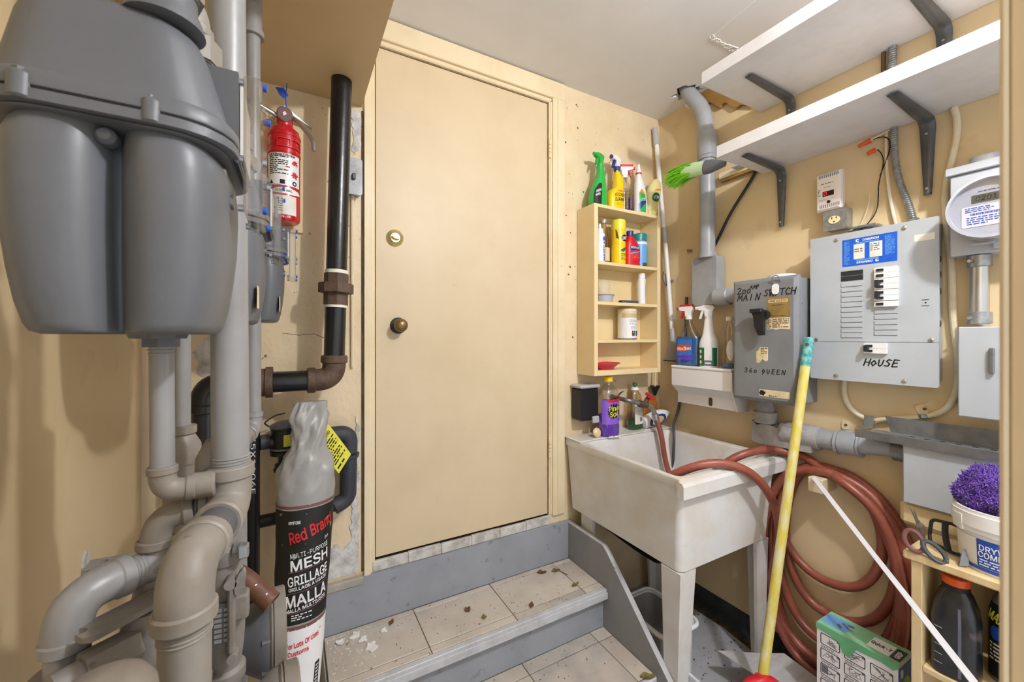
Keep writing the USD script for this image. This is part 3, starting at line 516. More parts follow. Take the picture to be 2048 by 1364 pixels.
# ---------------------------------------------------------------- gas alarm, outlet and junction cover
co = thing('gas_alarm', (1.85, .765, 1.895), 'white plug-in gas alarm with a small red display', 'alarm')
obj('case', hull([(x, y, z) for x, i in ((1.838, 0), (1.827, .002), (1.818, .008)) for y, z in ((.729 + i, 1.897 + i), (.813 - i, 1.897 + i), (.813 - i, 2.047 - i), (.729 + i, 2.047 - i))] + [(1.879, y, z) for y, z in ((.737, 1.93), (.805, 1.93), (.805, 2.047), (.737, 2.047))]), 'det_white', co, smooth=False)
DXp = 1.818
for i in range(11):
    obj('vent_slot', ext(sbox(-.8 + i * .0062, 2.026, -.7975 + i * .0062, 2.038), .0005, RW(0, 0, DXp)), 'ink_grey', co); obj('vent_slot', ext(sbox(-.797 + i * .0062, 1.908, -.7945 + i * .0062, 1.922), .0005, RW(0, 0, DXp)), 'ink_grey', co)
ds = obj('display', ext(sbox(-.787, 1.953, -.75, 1.972), .001, RW(0, 0, DXp)), 'ink', co, label='dark display window with a red digit')
M('led_red', 'ff2030', rough=.5); MAT['led_red'] = usdkit.material(stage, '/World/Looks/led_glow', {'e': ('emission', {'color': (1, .02, .05), 'strength': 1.2})}, [], surface='e.emission')
obj('digit', ext(sbox(-.7835, 1.956, -.773, 1.969).difference(sbox(-.781, 1.9585, -.7755, 1.9665)), .0005, RW(0, 0, DXp - .001)), 'led_red', ds)
obj('button', cyl((DXp, .767, 1.9295), (DXp - .002, .767, 1.9295), .0058, n=18), 'ink', co)
obj('print', [fine_print(-.793, 2.0, -.753, 2.006, 1, RW(0, 0, DXp), 3), fine_print(-.783, 1.986, -.76, 1.99, 1, RW(0, 0, DXp), 4), fine_print(-.803, 1.957, -.795, 1.985, 5, RW(0, 0, DXp), 5), ext(sbox(-.80, 1.941, -.745, 1.9418).union(sbox(-.80, 1.937, -.775, 1.9378)), .0004, RW(0, 0, DXp))], 'ink_grey', co)
ob = thing('outlet_box', (1.86, .75, 1.82), 'grey steel outlet box with an ivory socket under the gas alarm', 'outlet')
obj('box', ext(rrect(-.788, 1.82, -.715, 1.9, .008), .05, RW(0, 0, 1.879)), 'galv', ob)
obj('cover', ext(rrect(-.790, 1.818, -.713, 1.894, .006), .004, RW(0, 0, 1.8305)), 'galv', ob)
so = obj('socket', ext(ell(-.752, 1.857, .0185, .015), .003, RW(0, 0, 1.8265)), 'ivory', ob, label='ivory socket face')
obj('slot', [ext(sbox(-.760, 1.860, -.7575, 1.868), .0005, RW(0, 0, 1.8235)), ext(sbox(-.746, 1.860, -.7435, 1.868), .0005, RW(0, 0, 1.8235)), ext(ell(-.752, 1.850, .003, .003), .0005, RW(0, 0, 1.8235))], 'ink', so)
jb = thing('junction_cover', (1.85, .665, 1.795), 'flat galvanised junction cover on top of the breaker panel', 'junction box')
obj('box', bx(1.835, 1.879, .655, .715, 1.7915, 1.806, .002), 'dull_steel', jb); obj('lid', bx(1.825, 1.879, .625, .70, 1.8065, 1.816, .003), 'galv', jb); obj('lettering', txt('HOUSE', .008, RW(.712, 1.794, 1.835), .045), 'ink', jb)

# ---------------------------------------------------------------- electric meter
em = thing('electric_meter', (1.80, .335, 1.655), 'round glass electric meter on a grey box at the right edge', 'electric meter')
obj('box', bx(1.80, 1.879, .232, .438, 1.657, 1.905, .003), 'meter_grey', em)
obj('hood', [bx(1.79, 1.879, .228, .446, 1.906, 1.93, .002)], 'meter_grey', em)
C = V(0, .335, 1.772)
obj('socket_ring', [ring((1.80, C[1], C[2]), (1.785, C[1], C[2]), .096, .07, 48), ring((1.786, C[1], C[2]), (1.77, C[1], C[2]), .09, .07, 48)], 'meter_grey', em)
mb = obj('meter_body', cyl((1.79, C[1], C[2]), (1.712, C[1], C[2]), .083, .081, n=48), 'meter_grey', em)
obj('bezel', ring((1.72, C[1], C[2]), (1.695, C[1], C[2]), .0865, .08, 48), 'meter_grey', mb)
F_ = RW(0, 0, 1.7115); 
obj('glass', lathe([(.080, 0), (.079, .008), (0, .011)], (1.698, C[1], C[2]), (-1, 0, 0), 48), 'meter_glass', mb)
dp = obj('display', ext(sbox(-.372, 1.79, -.30, 1.812), .001, F_), 'lcd', mb, label='liquid crystal display reading 0201')
obj('digits', txt('0201', .013, fr((1.7104, .366, 1.7945), (0, -1, 0), (0, 0, 1), (-1, 0, 0)), .04, False, shear=.1), 'ink', dp)
np_ = obj('name_plate', ext(rrect(-.392, 1.722, -.27, 1.782, .004), .001, F_), 'white', mb, label='white plate with bar code')
obj('print', [fine_print(-.385, 1.764, -.33, 1.779, 3, RW(0, 0, 1.7104), 2), ext(unary_union([sbox(-.375 + i * .0028, 1.755, -.3736 + i * .0028 + (i % 3) * .0004, 1.761) for i in range(28)]), .0004, RW(0, 0, 1.7104)), fine_print(-.382, 1.728, -.30, 1.752, 4, RW(0, 0, 1.7104), 7)], 'ink_blue', np_)
obj('print', fine_print(-.36, 1.818, -.32, 1.824, 1, F_, 9), 'ink_grey', mb)
obj('clip', [bx(1.775, 1.79, .325, .345, 1.665, 1.685, .002), bx(1.76, 1.78, .34, .385, 1.678, 1.682)], 'meter_grey', em)
obj('conduit_hub', [cyl((1.84, .37, 1.93), (1.84, .37, 1.952), .035, n=24)], 'meter_grey', em)
obj('lettering', txt('120', .012, RW(.385, 1.9345, 1.8035), .03), 'ink_grey', em) if False else None
cn = thing('metal_conduit', (1.835, .383, 1.44), 'shiny metal conduit between the electric meter and the lower box', 'conduit')
obj('pipe', cyl((1.835, .383, 1.445), (1.835, .383, 1.656), .0205, n=28), 'steel', cn)
for z in (1.62, 1.447):
    c_ = obj('coupling', cyl((1.835, .383, z), (1.835, .383, z + .036), .0265, n=28, c=.002), 'galv', cn); obj('set_screw', cyl((1.81, .395, z + .018), (1.803, .398, z + .018), .005, n=10), 'steel', c_)
db_ = thing('disconnect_box', (1.815, .335, 1.165), 'light grey steel box with a side latch at the right edge', 'electrical box')
obj('box', bx(1.765, 1.879, .235, .41, 1.172, 1.436, .004), 'panel_grey', db_); obj('door', bx(1.75, 1.7645, .238, .409, 1.17, 1.437, .003), 'panel_grey', db_); obj('latch', bx(1.738, 1.7495, .336, .346, 1.303, 1.376, .002), 'dull_steel', db_)
tb = thing('wiring_trough', (1.815, .45, .84), 'wide grey wiring trough box above the scissors', 'electrical box')
obj('cover', bx(1.752, 1.76, .2, .532, .868, 1.073, .002), 'panel_grey', tb); obj('box', bx(1.7605, 1.879, .2, .535, .868, 1.073), 'panel_grey', tb); obj('gutter', bx(1.77, 1.879, .19, .548, .79, .8675, .012), 'beige', tb, label='beige lower gutter')
ar = thing('steel_rail', (1.80, .45, 1.075), 'bent steel rail lying on the wiring trough', 'rail')
def rail(P, y0, y1): return ext(Polygon(P), y1 - y0, fr((0, y0, 0), (1, 0, 0), (0, 0, 1), (0, -1, 0)) if False else fr((0, y1, 0), (1, 0, 0), (0, 0, 1), (0, -1, 0)))
obj('lip', bx(1.738, 1.741, .16, .655, 1.056, 1.082), 'dull_steel', ar); tr_ = obj('tray', bx(1.741, 1.82, .16, .625, 1.0745, 1.0775), 'galv', ar); obj('back_flange', hull([(1.82, y, z) for y, z in ((.16, 1.0775), (.16, 1.13), (.60, 1.13), (.585, 1.0775))] + [(1.823, y, z) for y, z in ((.16, 1.0775), (.16, 1.13), (.60, 1.13), (.585, 1.0775))]), 'dull_steel', ar)
objs('slot', [bx(1.785, 1.793, y, y + .012, 1.0776, 1.0782) for y in np.arange(.2, .55, .035)], 'ink', tr_); obj('hook', [bx(1.80, 1.85, .64, .668, 1.079, 1.083), bx(1.845, 1.85, .64, .668, 1.079, 1.12)], 'galv', ar)

# ---------------------------------------------------------------- conduits and cables
pv = thing('pvc_conduit', (1.82, 1.28, 1.56), 'grey plastic conduit rising from the corner box into the torn ceiling hole', 'conduit')
P = fillet([(1.82, 1.285, 1.80), (1.82, 1.287, 2.40), (1.815, 1.30, 2.55), (1.79, 1.375, 2.66), (1.78, 1.40, 2.80)], .09, 9)
obj('pipe', tube(P, .037, 26), 'pvc', pv)
obj('coupling', [cyl((1.82, 1.286, 2.305), (1.819, 1.289, 2.43), .046, n=28, c=.003), ring((1.82, 1.286, 2.29), (1.82, 1.286, 2.306), .043, .036), ring((1.82, 1.286, 2.272), (1.82, 1.286, 2.282), .043, .036)], 'pvc', pv)
obj('elbow_box', [ext(rrect(-1.362, 1.565, -1.228, 1.81, .022), .065, RW(0, 0, 1.872)), cyl((1.82, 1.285, 1.80), (1.82, 1.285, 1.825), .042, n=26)], 'pvc', pv)
obj('elbow', [cyl((1.82, 1.232, 1.60), (1.82, 1.09, 1.60), .034, n=26), cyl((1.82, 1.235, 1.60), (1.82, 1.165, 1.60), .043, n=26, c=.003)], 'pvc', pv)
lb = thing('pvc_conduit', (1.83, .8, .93), 'dusty grey plastic conduit under the main switch, running to the wiring trough', 'conduit')
obj('hub', [cyl((1.82, 1.005, 1.135), (1.82, 1.005, 1.075), .034, n=24, c=.002), cyl((1.82, 1.005, 1.08), (1.82, 1.005, 1.03), .047, .043, n=24, c=.002)], 'pvc_dusty', lb)
obj('elbow_box', [ext([(-1.052, .945), (-1.03, .938), (-.82, .946), (-.815, 1.03), (-.86, 1.045), (-.93, 1.045), (-.945, 1.02), (-1.0, 1.03), (-1.03, 1.018), (-1.052, 1.035)], .075, RW(0, 0, 1.874)), cyl((1.832, .93, 1.0), (1.832, .80, 1.005), .045, n=26)], 'pvc_dusty', lb)
obj('pipe', tube([(1.83, .81, 1.004), (1.83, .70, 1.008), (1.825, .60, 1.02), (1.825, .537, 1.022)], [.037, .037, .031, .031], 26), 'pvc', lb)
obj('coupling', [cyl((1.83, .735, 1.006), (1.83, .675, 1.01), .044, n=26, c=.004), ring((1.83, .742, 1.006), (1.83, .734, 1.006), .047, .03), ring((1.83, .673, 1.01), (1.83, .666, 1.01), .047, .03)], 'pvc', lb)
obj('end_clamp', ring((1.825, .575, 1.021), (1.825, .537, 1.022), .041, .03), 'dull_steel', lb)
def cable(pts, r, mat, label, cat='cable', n=70, name='cable', sides=10): return obj(name, tube(spline(pts, n), r, sides), mat, label=label, cat=cat)
cable([(1.866, 1.07, 2.17), (1.87, 1.10, 2.13), (1.866, 1.19, 2.01), (1.8695, 1.27, 1.88), (1.8705, 1.30, 1.835)], .0065, 'black_plastic', 'black cable slanting down the wall from the lower shelf to the conduit')
cable([(1.868, 1.442, 1.62), (1.868, 1.45, 1.40), (1.868, 1.46, 1.25), (1.866, 1.48, 1.07), (1.86, 1.50, .97), (1.80, 1.47, .93), (1.765, 1.44, .90), (1.75, 1.43, .80), (1.73, 1.42, .66)], .0075, 'dgrey', 'grey drain tube running down behind the towel dispenser into the sink')
cable([(1.868, .445, 2.145), (1.868, .446, 2.0), (1.868, .462, 1.9), (1.868, .452, 1.66), (1.868, .445, 1.45), (1.868, .437, 1.26), (1.868, .47, 1.165), (1.868, .56, 1.125), (1.868, .65, 1.095)], .009, 'white_cable', 'off-white cable down the wall beside the electric meter')
cable([(1.868, .735, 1.245), (1.868, .738, 1.20), (1.868, .72, 1.14), (1.868, .675, 1.105), (1.868, .64, 1.098)], .009, 'white_cable', 'off-white cable looping out from under the breaker panel')
cable([(1.871, .612, 2.145), (1.871, .612, 2.02), (1.871, .602, 1.90), (1.871, .585, 1.795)], .0055, 'white_cable', 'off-white cable beside the flexible conduit above the breaker panel')
fx = thing('flexible_conduit', (1.865, .57, 1.79), 'spiral steel flexible conduit entering the top of the breaker panel', 'conduit')
P = spline([(1.866, .59, 2.146), (1.866, .588, 2.05), (1.866, .575, 1.95), (1.864, .548, 1.85), (1.862, .538, 1.792)], 520)
obj('armour', tube(P, .0095 + .0014 * np.sin(np.arange(520) * 2 * np.pi / 11.0), 12), 'galv', fx, smooth=60); obj('connector', cyl((1.862, .538, 1.791), (1.862, .539, 1.81), .015, n=6), 'galv', fx)
fx2 = thing('flexible_conduit', (1.865, .597, 2.19), 'short spiral conduit between the two shelves', 'conduit')
P = spline([(1.862, .60, 2.18), (1.862, .597, 2.3), (1.862, .592, 2.432)], 300); obj('armour', tube(P, .011 + .0014 * np.sin(np.arange(300) * 2 * np.pi / 9.0), 12), 'galv', fx2, smooth=60); obj('wire', tube([(1.868, .622, 2.18), (1.868, .62, 2.432)], .007, 8), 'dark_brown', fx2)
wn = thing('wire_nuts', (1.86, .635, 2.08), 'orange wire connectors on loose black wires under the shelf', 'wire connectors')
for a, b in (((1.838, .682, 2.112), (1.85, .650, 2.124)), ((1.852, .662, 2.079), (1.858, .638, 2.087))): obj('connector', cyl(a, b, .006, .010, n=8), 'orange', wn)
objs('wire', [tube(spline([(1.86, .635, 2.087), (1.866, .62, 2.03), (1.868, .632, 1.97), (1.868, .635, 1.9), (1.86, .668, 1.82)], 30), .0018, 6), tube(spline([(1.852, .645, 2.125), (1.866, .61, 2.12), (1.867, .612, 2.04), (1.868, .63, 1.99)], 20), .0018, 6)], 'ink', wn)
objs('wire', [tube(spline([(1.868, .66, 1.94), (1.868, .672, 1.86), (1.867, .69, 1.82)], 14), .0012, 6), tube(spline([(1.85, .65, 2.125), (1.868, .60, 2.146)], 8), .003, 6)], 'white_cable', wn)
def strap(y, z, label, rot=0):
    t = thing('cable_strap', (1.87, y, z), label, 'cable strap'); obj('tab', ext(affinity.rotate(rrect(-y - .014, z, -y + .014, z + .034, .008), rot, origin=(-y, z)), .003, RW(0, 0, 1.879)), 'trim_paint', t); obj('saddle', tube([(1.873, y + .012, z - .008), (1.853, y, z - .006), (1.873, y - .014, z - .004)], .008, 8), 'galv', t); obj('screw', lathe([(.005, 0), (.004, .003), (0, .0035)], (1.876, y, z + .018), (-1, 0, 0), 12), 'dark_brown', t)
strap(.515, 1.145, 'cream strap nailed over the white cable beside the lower box', 25); strap(.735, 1.048, 'cream strap over the dusty conduit left of the rail')
hk = lambda y, z, l: obj('wall_clip', [bx(1.862, 1.879, y - .012, y + .012, z - .006, z + .006, .001), tube(fillet([(1.862, y - .012, z), (1.845, y - .014, z), (1.845, y - .002, z + .004), (1.862, y, z)], .006), .0035, 8)], 'galv', label=l, cat='clip')
hk(1.424, 1.868, 'small steel spring clip on the wall beside the conduit'); hk(1.545, 1.72, 'small steel spring clip behind the broom pole in the corner')

# towel dispenser
td = thing('towel_dispenser', (1.80, 1.28, 1.06), 'white paper towel dispenser holding bottles, left of the main switch', 'towel dispenser')
prof = [(1.879, 1.243), (1.752, 1.243), (1.752, 1.155), (1.80, 1.112), (1.80, 1.06), (1.879, 1.06)]
obj('case', ext(prof, .325, fr((0, 1.443, 0), (1, 0, 0), (0, 0, 1), (0, -1, 0))), 'white', td)
obj('lid', bx(1.748, 1.879, 1.115, 1.446, 1.2435, 1.257, .004), 'white', td); obj('side_cheek', ext([(1.75, 1.2), (1.752, 1.155), (1.792, 1.06), (1.879, 1.057), (1.879, 1.243), (1.75, 1.243)], .006, fr((0, 1.1175, 0), (1, 0, 0), (0, 0, 1), (0, -1, 0))), 'white', td)
obj('window', ext(rrect(-1.263, 1.066, -1.243, 1.108, .009), .001, RW(0, 0, 1.80)), 'brown', td, label='oval slot showing the towel level')

for i, (pts_, lab_) in enumerate((([(1.80, .47, 2.20), (1.80, .44, 2.235), (1.79, .40, 2.25), (1.79, .36, 2.27), (1.80, .30, 2.275), (1.80, .20, 2.23), (1.80, .10, 2.19)], 'white cable arching over the lower shelf at the right edge'), ([(1.84, .475, 2.188), (1.845, .46, 2.25), (1.85, .44, 2.24), (1.845, .435, 2.188)], 'short cream cable loop on the lower shelf behind the bracket'))):
    cable(pts_, .007 if i else .010, 'white_cable', lab_)
# ---------------------------------------------------------------- cabinet on the back wall and what stands on it
cb = thing('wall_cabinet', (1.506, 1.57, 1.2), 'cream open wall cabinet with five shelves of cleaning bottles', 'wall cabinet')
CX0, CX1, CF, CB, CZ0, CZ1 = 1.278, 1.737, 1.502, 1.634, 1.215, 2.054
obj('side_panel', bx(CX0, CX0 + .024, CF, CB, CZ0, CZ1, .0015), 'cabinet_paint', cb); obj('side_panel', bx(CX1 - .024, CX1, CF, CB, CZ0, CZ1, .0015), 'cabinet_paint', cb)
obj('top', bx(CX0 + .024, CX1 - .024, CF, CB, CZ1 - .016, CZ1, .001), 'cabinet_paint', cb); obj('bottom', bx(CX0 + .024, CX1 - .024, CF, CB, CZ0, CZ0 + .026, .001), 'cabinet_paint', cb)
obj('back', bx(CX0 + .024, CX1 - .024, CB - .008, CB, CZ0 + .026, CZ1 - .016), 'cabinet_paint', cb)
SH = [1.776, 1.579, 1.392, CZ0 + .026]
for z in SH[:3]: obj('shelf', bx(CX0 + .024, CX1 - .024, CF + .001, CB - .008, z - .016, z, .001), 'cabinet_paint', cb)

def bottle(name, label, cat, b, mat, group=None):
    t = thing(name, b.loc, label, cat, group); obj('bottle_body', b.mesh(), mat, t, smooth=50); return t
def sect(h, w, d, shoulder=.7, neck=.013, foot=.94): return [(0, w * foot, d * foot), (.006, w, d), (h * shoulder * .5, w, d), (h * shoulder, w * .97, d * .97), (h * shoulder + (h - h * shoulder) * .35, w * .8, d * .8), (h * shoulder + (h - h * shoulder) * .75, neck * 1.25, neck * 1.25), (h, neck, neck)]
# on top of the cabinet
b = Body([(0, .050, .030), (.008, .053, .032), (.06, .053, .032), (.11, .040, .029, .008), (.15, .027, .023, .016), (.19, .020, .018, .018), (.215, .019, .017, .016)], (1.352, 1.562, CZ1), .12)
t = bottle('spray_bottle', 'bright green spray bottle at the left end of the cabinet top', 'spray bottle', b, 'green', 'spray bottles on top of the wall cabinet')
lb_ = obj('label', b.wrap(Polygon([(-.035, -.05), (.020, -.05), (.022, .0), (.010, .055), (-.004, .058), (-.03, .02)]), .062, -118), 'ink', t, label='dark label')
obj('print', [b.text('GREEN', .013, .078, -120, .0015, .034, rot=22, shear=.2), b.text('WORKS', .011, .058, -120, .0015, .032, rot=22)], 'white', lb_)
trigger(b.top()[:2], CZ1 + .214, (-.9, -.25), t, 'green', 'green', k=1.08)
b = Body([(0, .052, .030), (.008, .055, .032), (.07, .055, .032), (.105, .048, .03, .006), (.125, .028, .026, .020), (.18, .026, .024, .022), (.20, .017, .017, .014), (.215, .015, .015, .012)], (1.472, 1.566, CZ1), .1)
t = bottle('spray_bottle', 'yellow spray bottle with a white and navy trigger on the cabinet', 'spray bottle', b, 'yellow', 'spray bottles on top of the wall cabinet')
lb_ = obj('label', b.wrap(sbox(-.040, -.034, .028, .036), .064, -92), 'yellow', t)
obj('print', [b.text('KITCHEN', .016, .082, -92, .0015, .058, rot=8, shear=.2), b.text('CLEANER', .016, .058, -92, .0015, .058, rot=8, shear=.2), b.prints(3, .05, .016, .037, -92, 4)], 'ink', lb_); obj('badge', b.wrap(Polygon([(-.02, 0), (.02, .004), (.018, .012), (-.004, .012)]), .096, -88, .001), 'orange_lab', lb_)
obj('neck_band', cyl((b.top()[0], b.top()[1], CZ1 + .208), (b.top()[0], b.top()[1], CZ1 + .232), .016, n=24), 'navy', t)
trigger(b.top()[:2], CZ1 + .222, (-.93, -.3), t, 'white', 'navy', k=1.15, collar='navy')
b = Body([(0, .033, .026), (.006, .035, .028), (.13, .035, .028), (.165, .028, .024), (.195, .013, .013), (.215, .012, .012)], (1.572, 1.600, CZ1), 0)
t = bottle('spray_bottle', 'clear ribbed spray bottle with a red and white trigger on the cabinet', 'spray bottle', b, 'clear_plastic', 'spray bottles on top of the wall cabinet')
for k in range(7): obj('rib', b.mesh(.055 + k * .014, .059 + k * .014, .0012), 'clear_plastic', t)
obj('liquid', b.mesh(.003, .036, -.0015), 'navy', t); lb_ = obj('label', b.patch(.04, .105, -70, 10), 'lpurple', t)
tp = b.top(); trigger(tp[:2], CZ1 + .211, (.88, -.48), t, 'white', 'red', k=1.05); obj('trigger_top', ext(rrect(-.024, -.0100, .044, .0100, .008), .012, UP(tp[0], tp[1], CZ1 + .211 + .056, math.atan2(-.48, .88))), 'red', t)
b = Body([(0, .038, .026), (.008, .042, .028), (.09, .041, .028), (.14, .036, .025, -.004), (.19, .026, .022, -.012), (.215, .015, .015, -.016), (.235, .013, .013, -.016)], (1.664, 1.575, CZ1), .05, e=2.3)
t = bottle('toilet_cleaner', 'white toilet cleaner bottle with a colourful swirl label on the cabinet', 'bottle', b, 'white')
lb_ = obj('label', b.wrap(Polygon([(-.034, -.075), (.012, -.075), (.014, -.02), (.012, .025), (-.006, .05), (-.026, .03)]), .098, -98), 'green', t); obj('swirl', b.wrap(Polygon([(-.026, .028), (-.006, .048), (.012, .024), (.004, .02), (-.012, .03)]), .098, -98, .0013), 'orange_lab', lb_); obj('swirl', b.wrap(Polygon([(-.032, -.03), (.013, .005), (.013, -.02), (-.02, -.06), (-.033, -.06)]), .098, -98, .0013), 'navy', lb_)
obj('print', b.text('LYSOL', .014, .092, -98, .0018, .036, rot=20), 'white', lb_)
tp = b.top(); obj('ring', cyl((tp[0], tp[1], CZ1 + .233), (tp[0], tp[1], CZ1 + .239), .0165, n=24), 'ink_red', t); obj('cap', [cyl((tp[0], tp[1], CZ1 + .2395), (tp[0], tp[1], CZ1 + .262), .0155, .012, n=24), cyl((tp[0], tp[1], CZ1 + .262), (tp[0], tp[1], CZ1 + .287), .0095, .007, n=20, c=.001)], 'white', t)
b = Body([(0, .028, .022), (.006, .030, .024), (.03, .034, .026), (.11, .042, .028, .018), (.17, .044, .028, .032), (.205, .035, .024, .040), (.222, .018, .016, .043), (.228, .012, .012, .043)], (1.733, 1.570, CZ1), .05, e=2.4)
t = bottle('cream_cleaner', 'pale yellow cream cleaner bottle at the right end of the cabinet top', 'bottle', b, 'cream')
obj('cap', b.mesh(0, .05, .0012), 'cream2', t, label='olive screw base'); lb_ = obj('label', b.wrap(ell(0, 0, .026, .026), .118, -96), 'dgreen', t); obj('print', b.text('VIM', .016, .118, -96, .0016, .036, rot=12), 'white', lb_); obj('swoosh', b.wrap(Polygon([(-.018, .0), (.02, .012), (.022, .022), (-.01, .012)]), .15, -95), 'orange_lab', t)
# top shelf
z = SH[0]
b = Body([(0, .024, .024), (.004, .0255, .0255), (.142, .0255, .0255), (.150, .018, .018)], (1.352, 1.548, z), 0, e=2)
t = bottle('spray_can', 'slim white spray bottle with blue upright lettering on the top shelf', 'bottle', b, 'white'); obj('cap', lathe([(.017, 0), (.016, .022), (.008, .027), (.006, .048), (0, .05)], (1.352, 1.548, z + .148)), 'white', t); obj('print', [b.text('MAGIC AIR', .013, .07, -75, .001, .12, rot=90), b.text('R', .022, .12, -66, .001, None, rot=78)], 'ink_blue', t)
b = Body([(0, .03, .024), (.005, .032, .026), (.12, .032, .026), (.17, .024, .02), (.205, .012, .012), (.222, .012, .012)], (1.418, 1.593, z), 0, e=2.2)
t = bottle('glass_bottle', 'empty clear bottle behind the slim white spray bottle', 'bottle', b, 'clear_tint'); obj('cap', cyl((1.418, 1.593, z + .221), (1.418, 1.593, z + .238), .0135, n=20), 'grey', t); obj('label', b.patch(.02, .09, -110, -30), 'beige', t)
b = Body([(0, .033, .033), (.004, .036, .036), (.222, .036, .036), (.227, .034, .034)], (1.479, 1.55, z), 0, e=2, n=40)
t = bottle('polish_can', 'tall yellow spray can with a black and brown splash label', 'spray can', b, 'yellow'); 
obj('cap', [b.mesh(.178, .228, .0012), cyl((1.479, 1.55, z + .228), (1.479, 1.55, z + .231), .033, n=32)], 'tag_yellow', t, label='translucent yellow cap')
lb_ = obj('label', b.wrap(ell(.012, .0, .024, .017, 10), .135, -92), 'ink', t); obj('splash', b.wrap(Polygon([(-.035, .045), (-.026, .03), (-.018, -.008), (-.032, 0)]), .135, -100), 'brown', t); obj('print', b.text('LEMON', .015, .134, -82, .0016, .036, rot=8), 'white', lb_); obj('leaf_print', [b.wrap(Polygon([(-.02, -.004), (.02, .018), (.026, .006), (-.004, -.012)]), .075, -88), b.prints(4, .04, .035, .04, -80, 8)], 'dgreen', t)
b = Body([(0, .047, .028), (.006, .050, .030), (.085, .050, .030), (.115, .044, .028, -.003), (.140, .026, .022, -.010), (.152, .017, .017, -.012), (.160, .016, .016, -.012)], (1.566, 1.545, z), .05, e=2.5)
t = bottle('cleaner_bottle', 'red plastic cleaner bottle with a blue cap on the top shelf', 'bottle', b, 'red'); tp = b.top(); obj('cap', cyl((tp[0], tp[1], z + .158), (tp[0], tp[1], z + .184), .0185, n=24, c=.002), 'navy', t)
lb_ = obj('label', b.wrap(rrect(-.036, -.034, .040, .042, .004), .062, -90), 'ink_red', t); obj('band', b.wrap(Polygon([(-.034, .012), (.036, .026), (.036, .040), (-.034, .040)]), .062, -90, .0013), 'navy', lb_); obj('print', [b.text('RESOLVE', .010, .094, -94, .0017, .05), b.prints(4, .05, .03, .055, -86, 5)], 'white', lb_); obj('swoosh', b.wrap(Polygon([(-.034, -.006), (.03, .014), (.03, .018), (-.034, .001)]), .062, -90, .0015), 'lblue', lb_)
b = Body([(0, .037, .037), (.004, .040, .040), (.148, .040, .040), (.150, .038, .038)], (1.668, 1.588, z), 0, e=2, n=40)
t = bottle('powder_canister', 'teal capped canister with a pale blue label behind the red bottle', 'canister', b, 'lblue'); obj('cap', [b.mesh(.151, .186, .0018), cyl((1.668, 1.588, z + .186), (1.668, 1.588, z + .19), .04, .036, n=36)], 'teal_cap', t); obj('band', b.mesh(.13, .142, .0008), 'white', t); obj('label', b.patch(.03, .125, -60, 20, .0006), 'teal_cap', t); obj('base_print', b.patch(.002, .03, -110, 0, .0008), 'dgrey', t)
# second shelf
z = SH[1]
t = thing('soap_tub', (1.385, 1.56, z), 'shallow white plastic tub under a clear dome at the left of the second shelf', 'tub'); obj('tub', lathe([(0, 0), (.044, 0), (.052, .034), (.058, .038), (.058, .042), (.050, .042), (.046, .02), (0, .018)], (1.385, 1.56, z)), 'grey', t); obj('dome', lathe([(.036, 0), (.036, .045), (.032, .062), (.022, .074), (0, .079)], (1.383, 1.56, z + .040)), 'dome_plastic', t)
t = thing('sponge_case', (1.54, 1.545, z), 'flat dark grey oblong case lying on the second shelf', 'case'); obj('case', at(ext(rrect(-.058, -.02, .058, .02, .01), .012, UP(1.54, 1.54, z)), np.eye(4)), 'dgrey', t); obj('lid', ext(rrect(-.055, -.018, .055, .018, .01), .003, UP(1.54, 1.54, z + .0122)), 'slate', t)
b = Body([(0, .019, .017), (.004, .021, .019), (.135, .022, .019), (.138, .020, .018)], (1.645, 1.55, z), .1, e=2.2)
t = bottle('lotion_tube', 'upright white lotion bottle at the right of the second shelf', 'bottle', b, 'white'); obj('cap', b.mesh(.1385, .139, -.001) if False else cyl((1.645, 1.55, z + .138), (1.645, 1.55, z + .166), .0185, n=28, c=.002), 'white', t); obj('print', b.text('LOTION', .009, .075, -60, .001, .07, rot=90), 'ink_grey', t)
# third shelf
z = SH[2]
b = Body([(0, .046, .046), (.003, .049, .049), (.150, .049, .049), (.156, .046, .046)], (1.545, 1.555, z), 0, e=2, n=44)
t = bottle('wipes_canister', 'white cardboard canister with a bar code on the third shelf', 'canister', b, 'white'); obj('lid', [b.mesh(.138, .150, .0012), ring((1.545, 1.555, z + .156), (1.545, 1.555, z + .159), .048, .042, 40)], 'beige', t); obj('tan_band', b.patch(.112, .136, -170, -10, .0006), 'tan', t); obj('base_rim', b.mesh(.0, .006, .001), 'dull_steel', t)
obj('bar_code', b.wrap(unary_union([sbox(-.012 + i * .0022, -.013, -.0107 + i * .0022, .013) for i in range(11)]), .032, -62, .0008, du=.03), 'ink_blue', t); obj('badge', b.wrap(sbox(-.009, -.013, .009, .013).difference(sbox(-.004, .002, .002, .008)), .032, -95), 'bronze', t); obj('print', [b.prints(5, .045, .03, .092, -95, 6), b.prints(3, .03, .016, .062, -95, 7)], 'grey', t)
z = SH[3]
t = thing('plastic_bowl', (1.392, 1.565, z), 'shallow pink-red plastic bowl with a lip on the bottom shelf', 'bowl'); obj('bowl', lathe([(0, 0), (.04, 0), (.07, .026), (.082, .031), (.0825, .0335), (.068, .031), (.038, .004), (0, .004)], (1.392, 1.562, z), n=44).apply_scale(1) , 'pink', t, smooth=40); obj('spout', hull([(1.468, 1.552, z + .029), (1.468, 1.572, z + .029), (1.49, 1.558, z + .034), (1.49, 1.562, z + .034), (1.468, 1.552, z + .033), (1.468, 1.572, z + .033)]), 'pink', t)

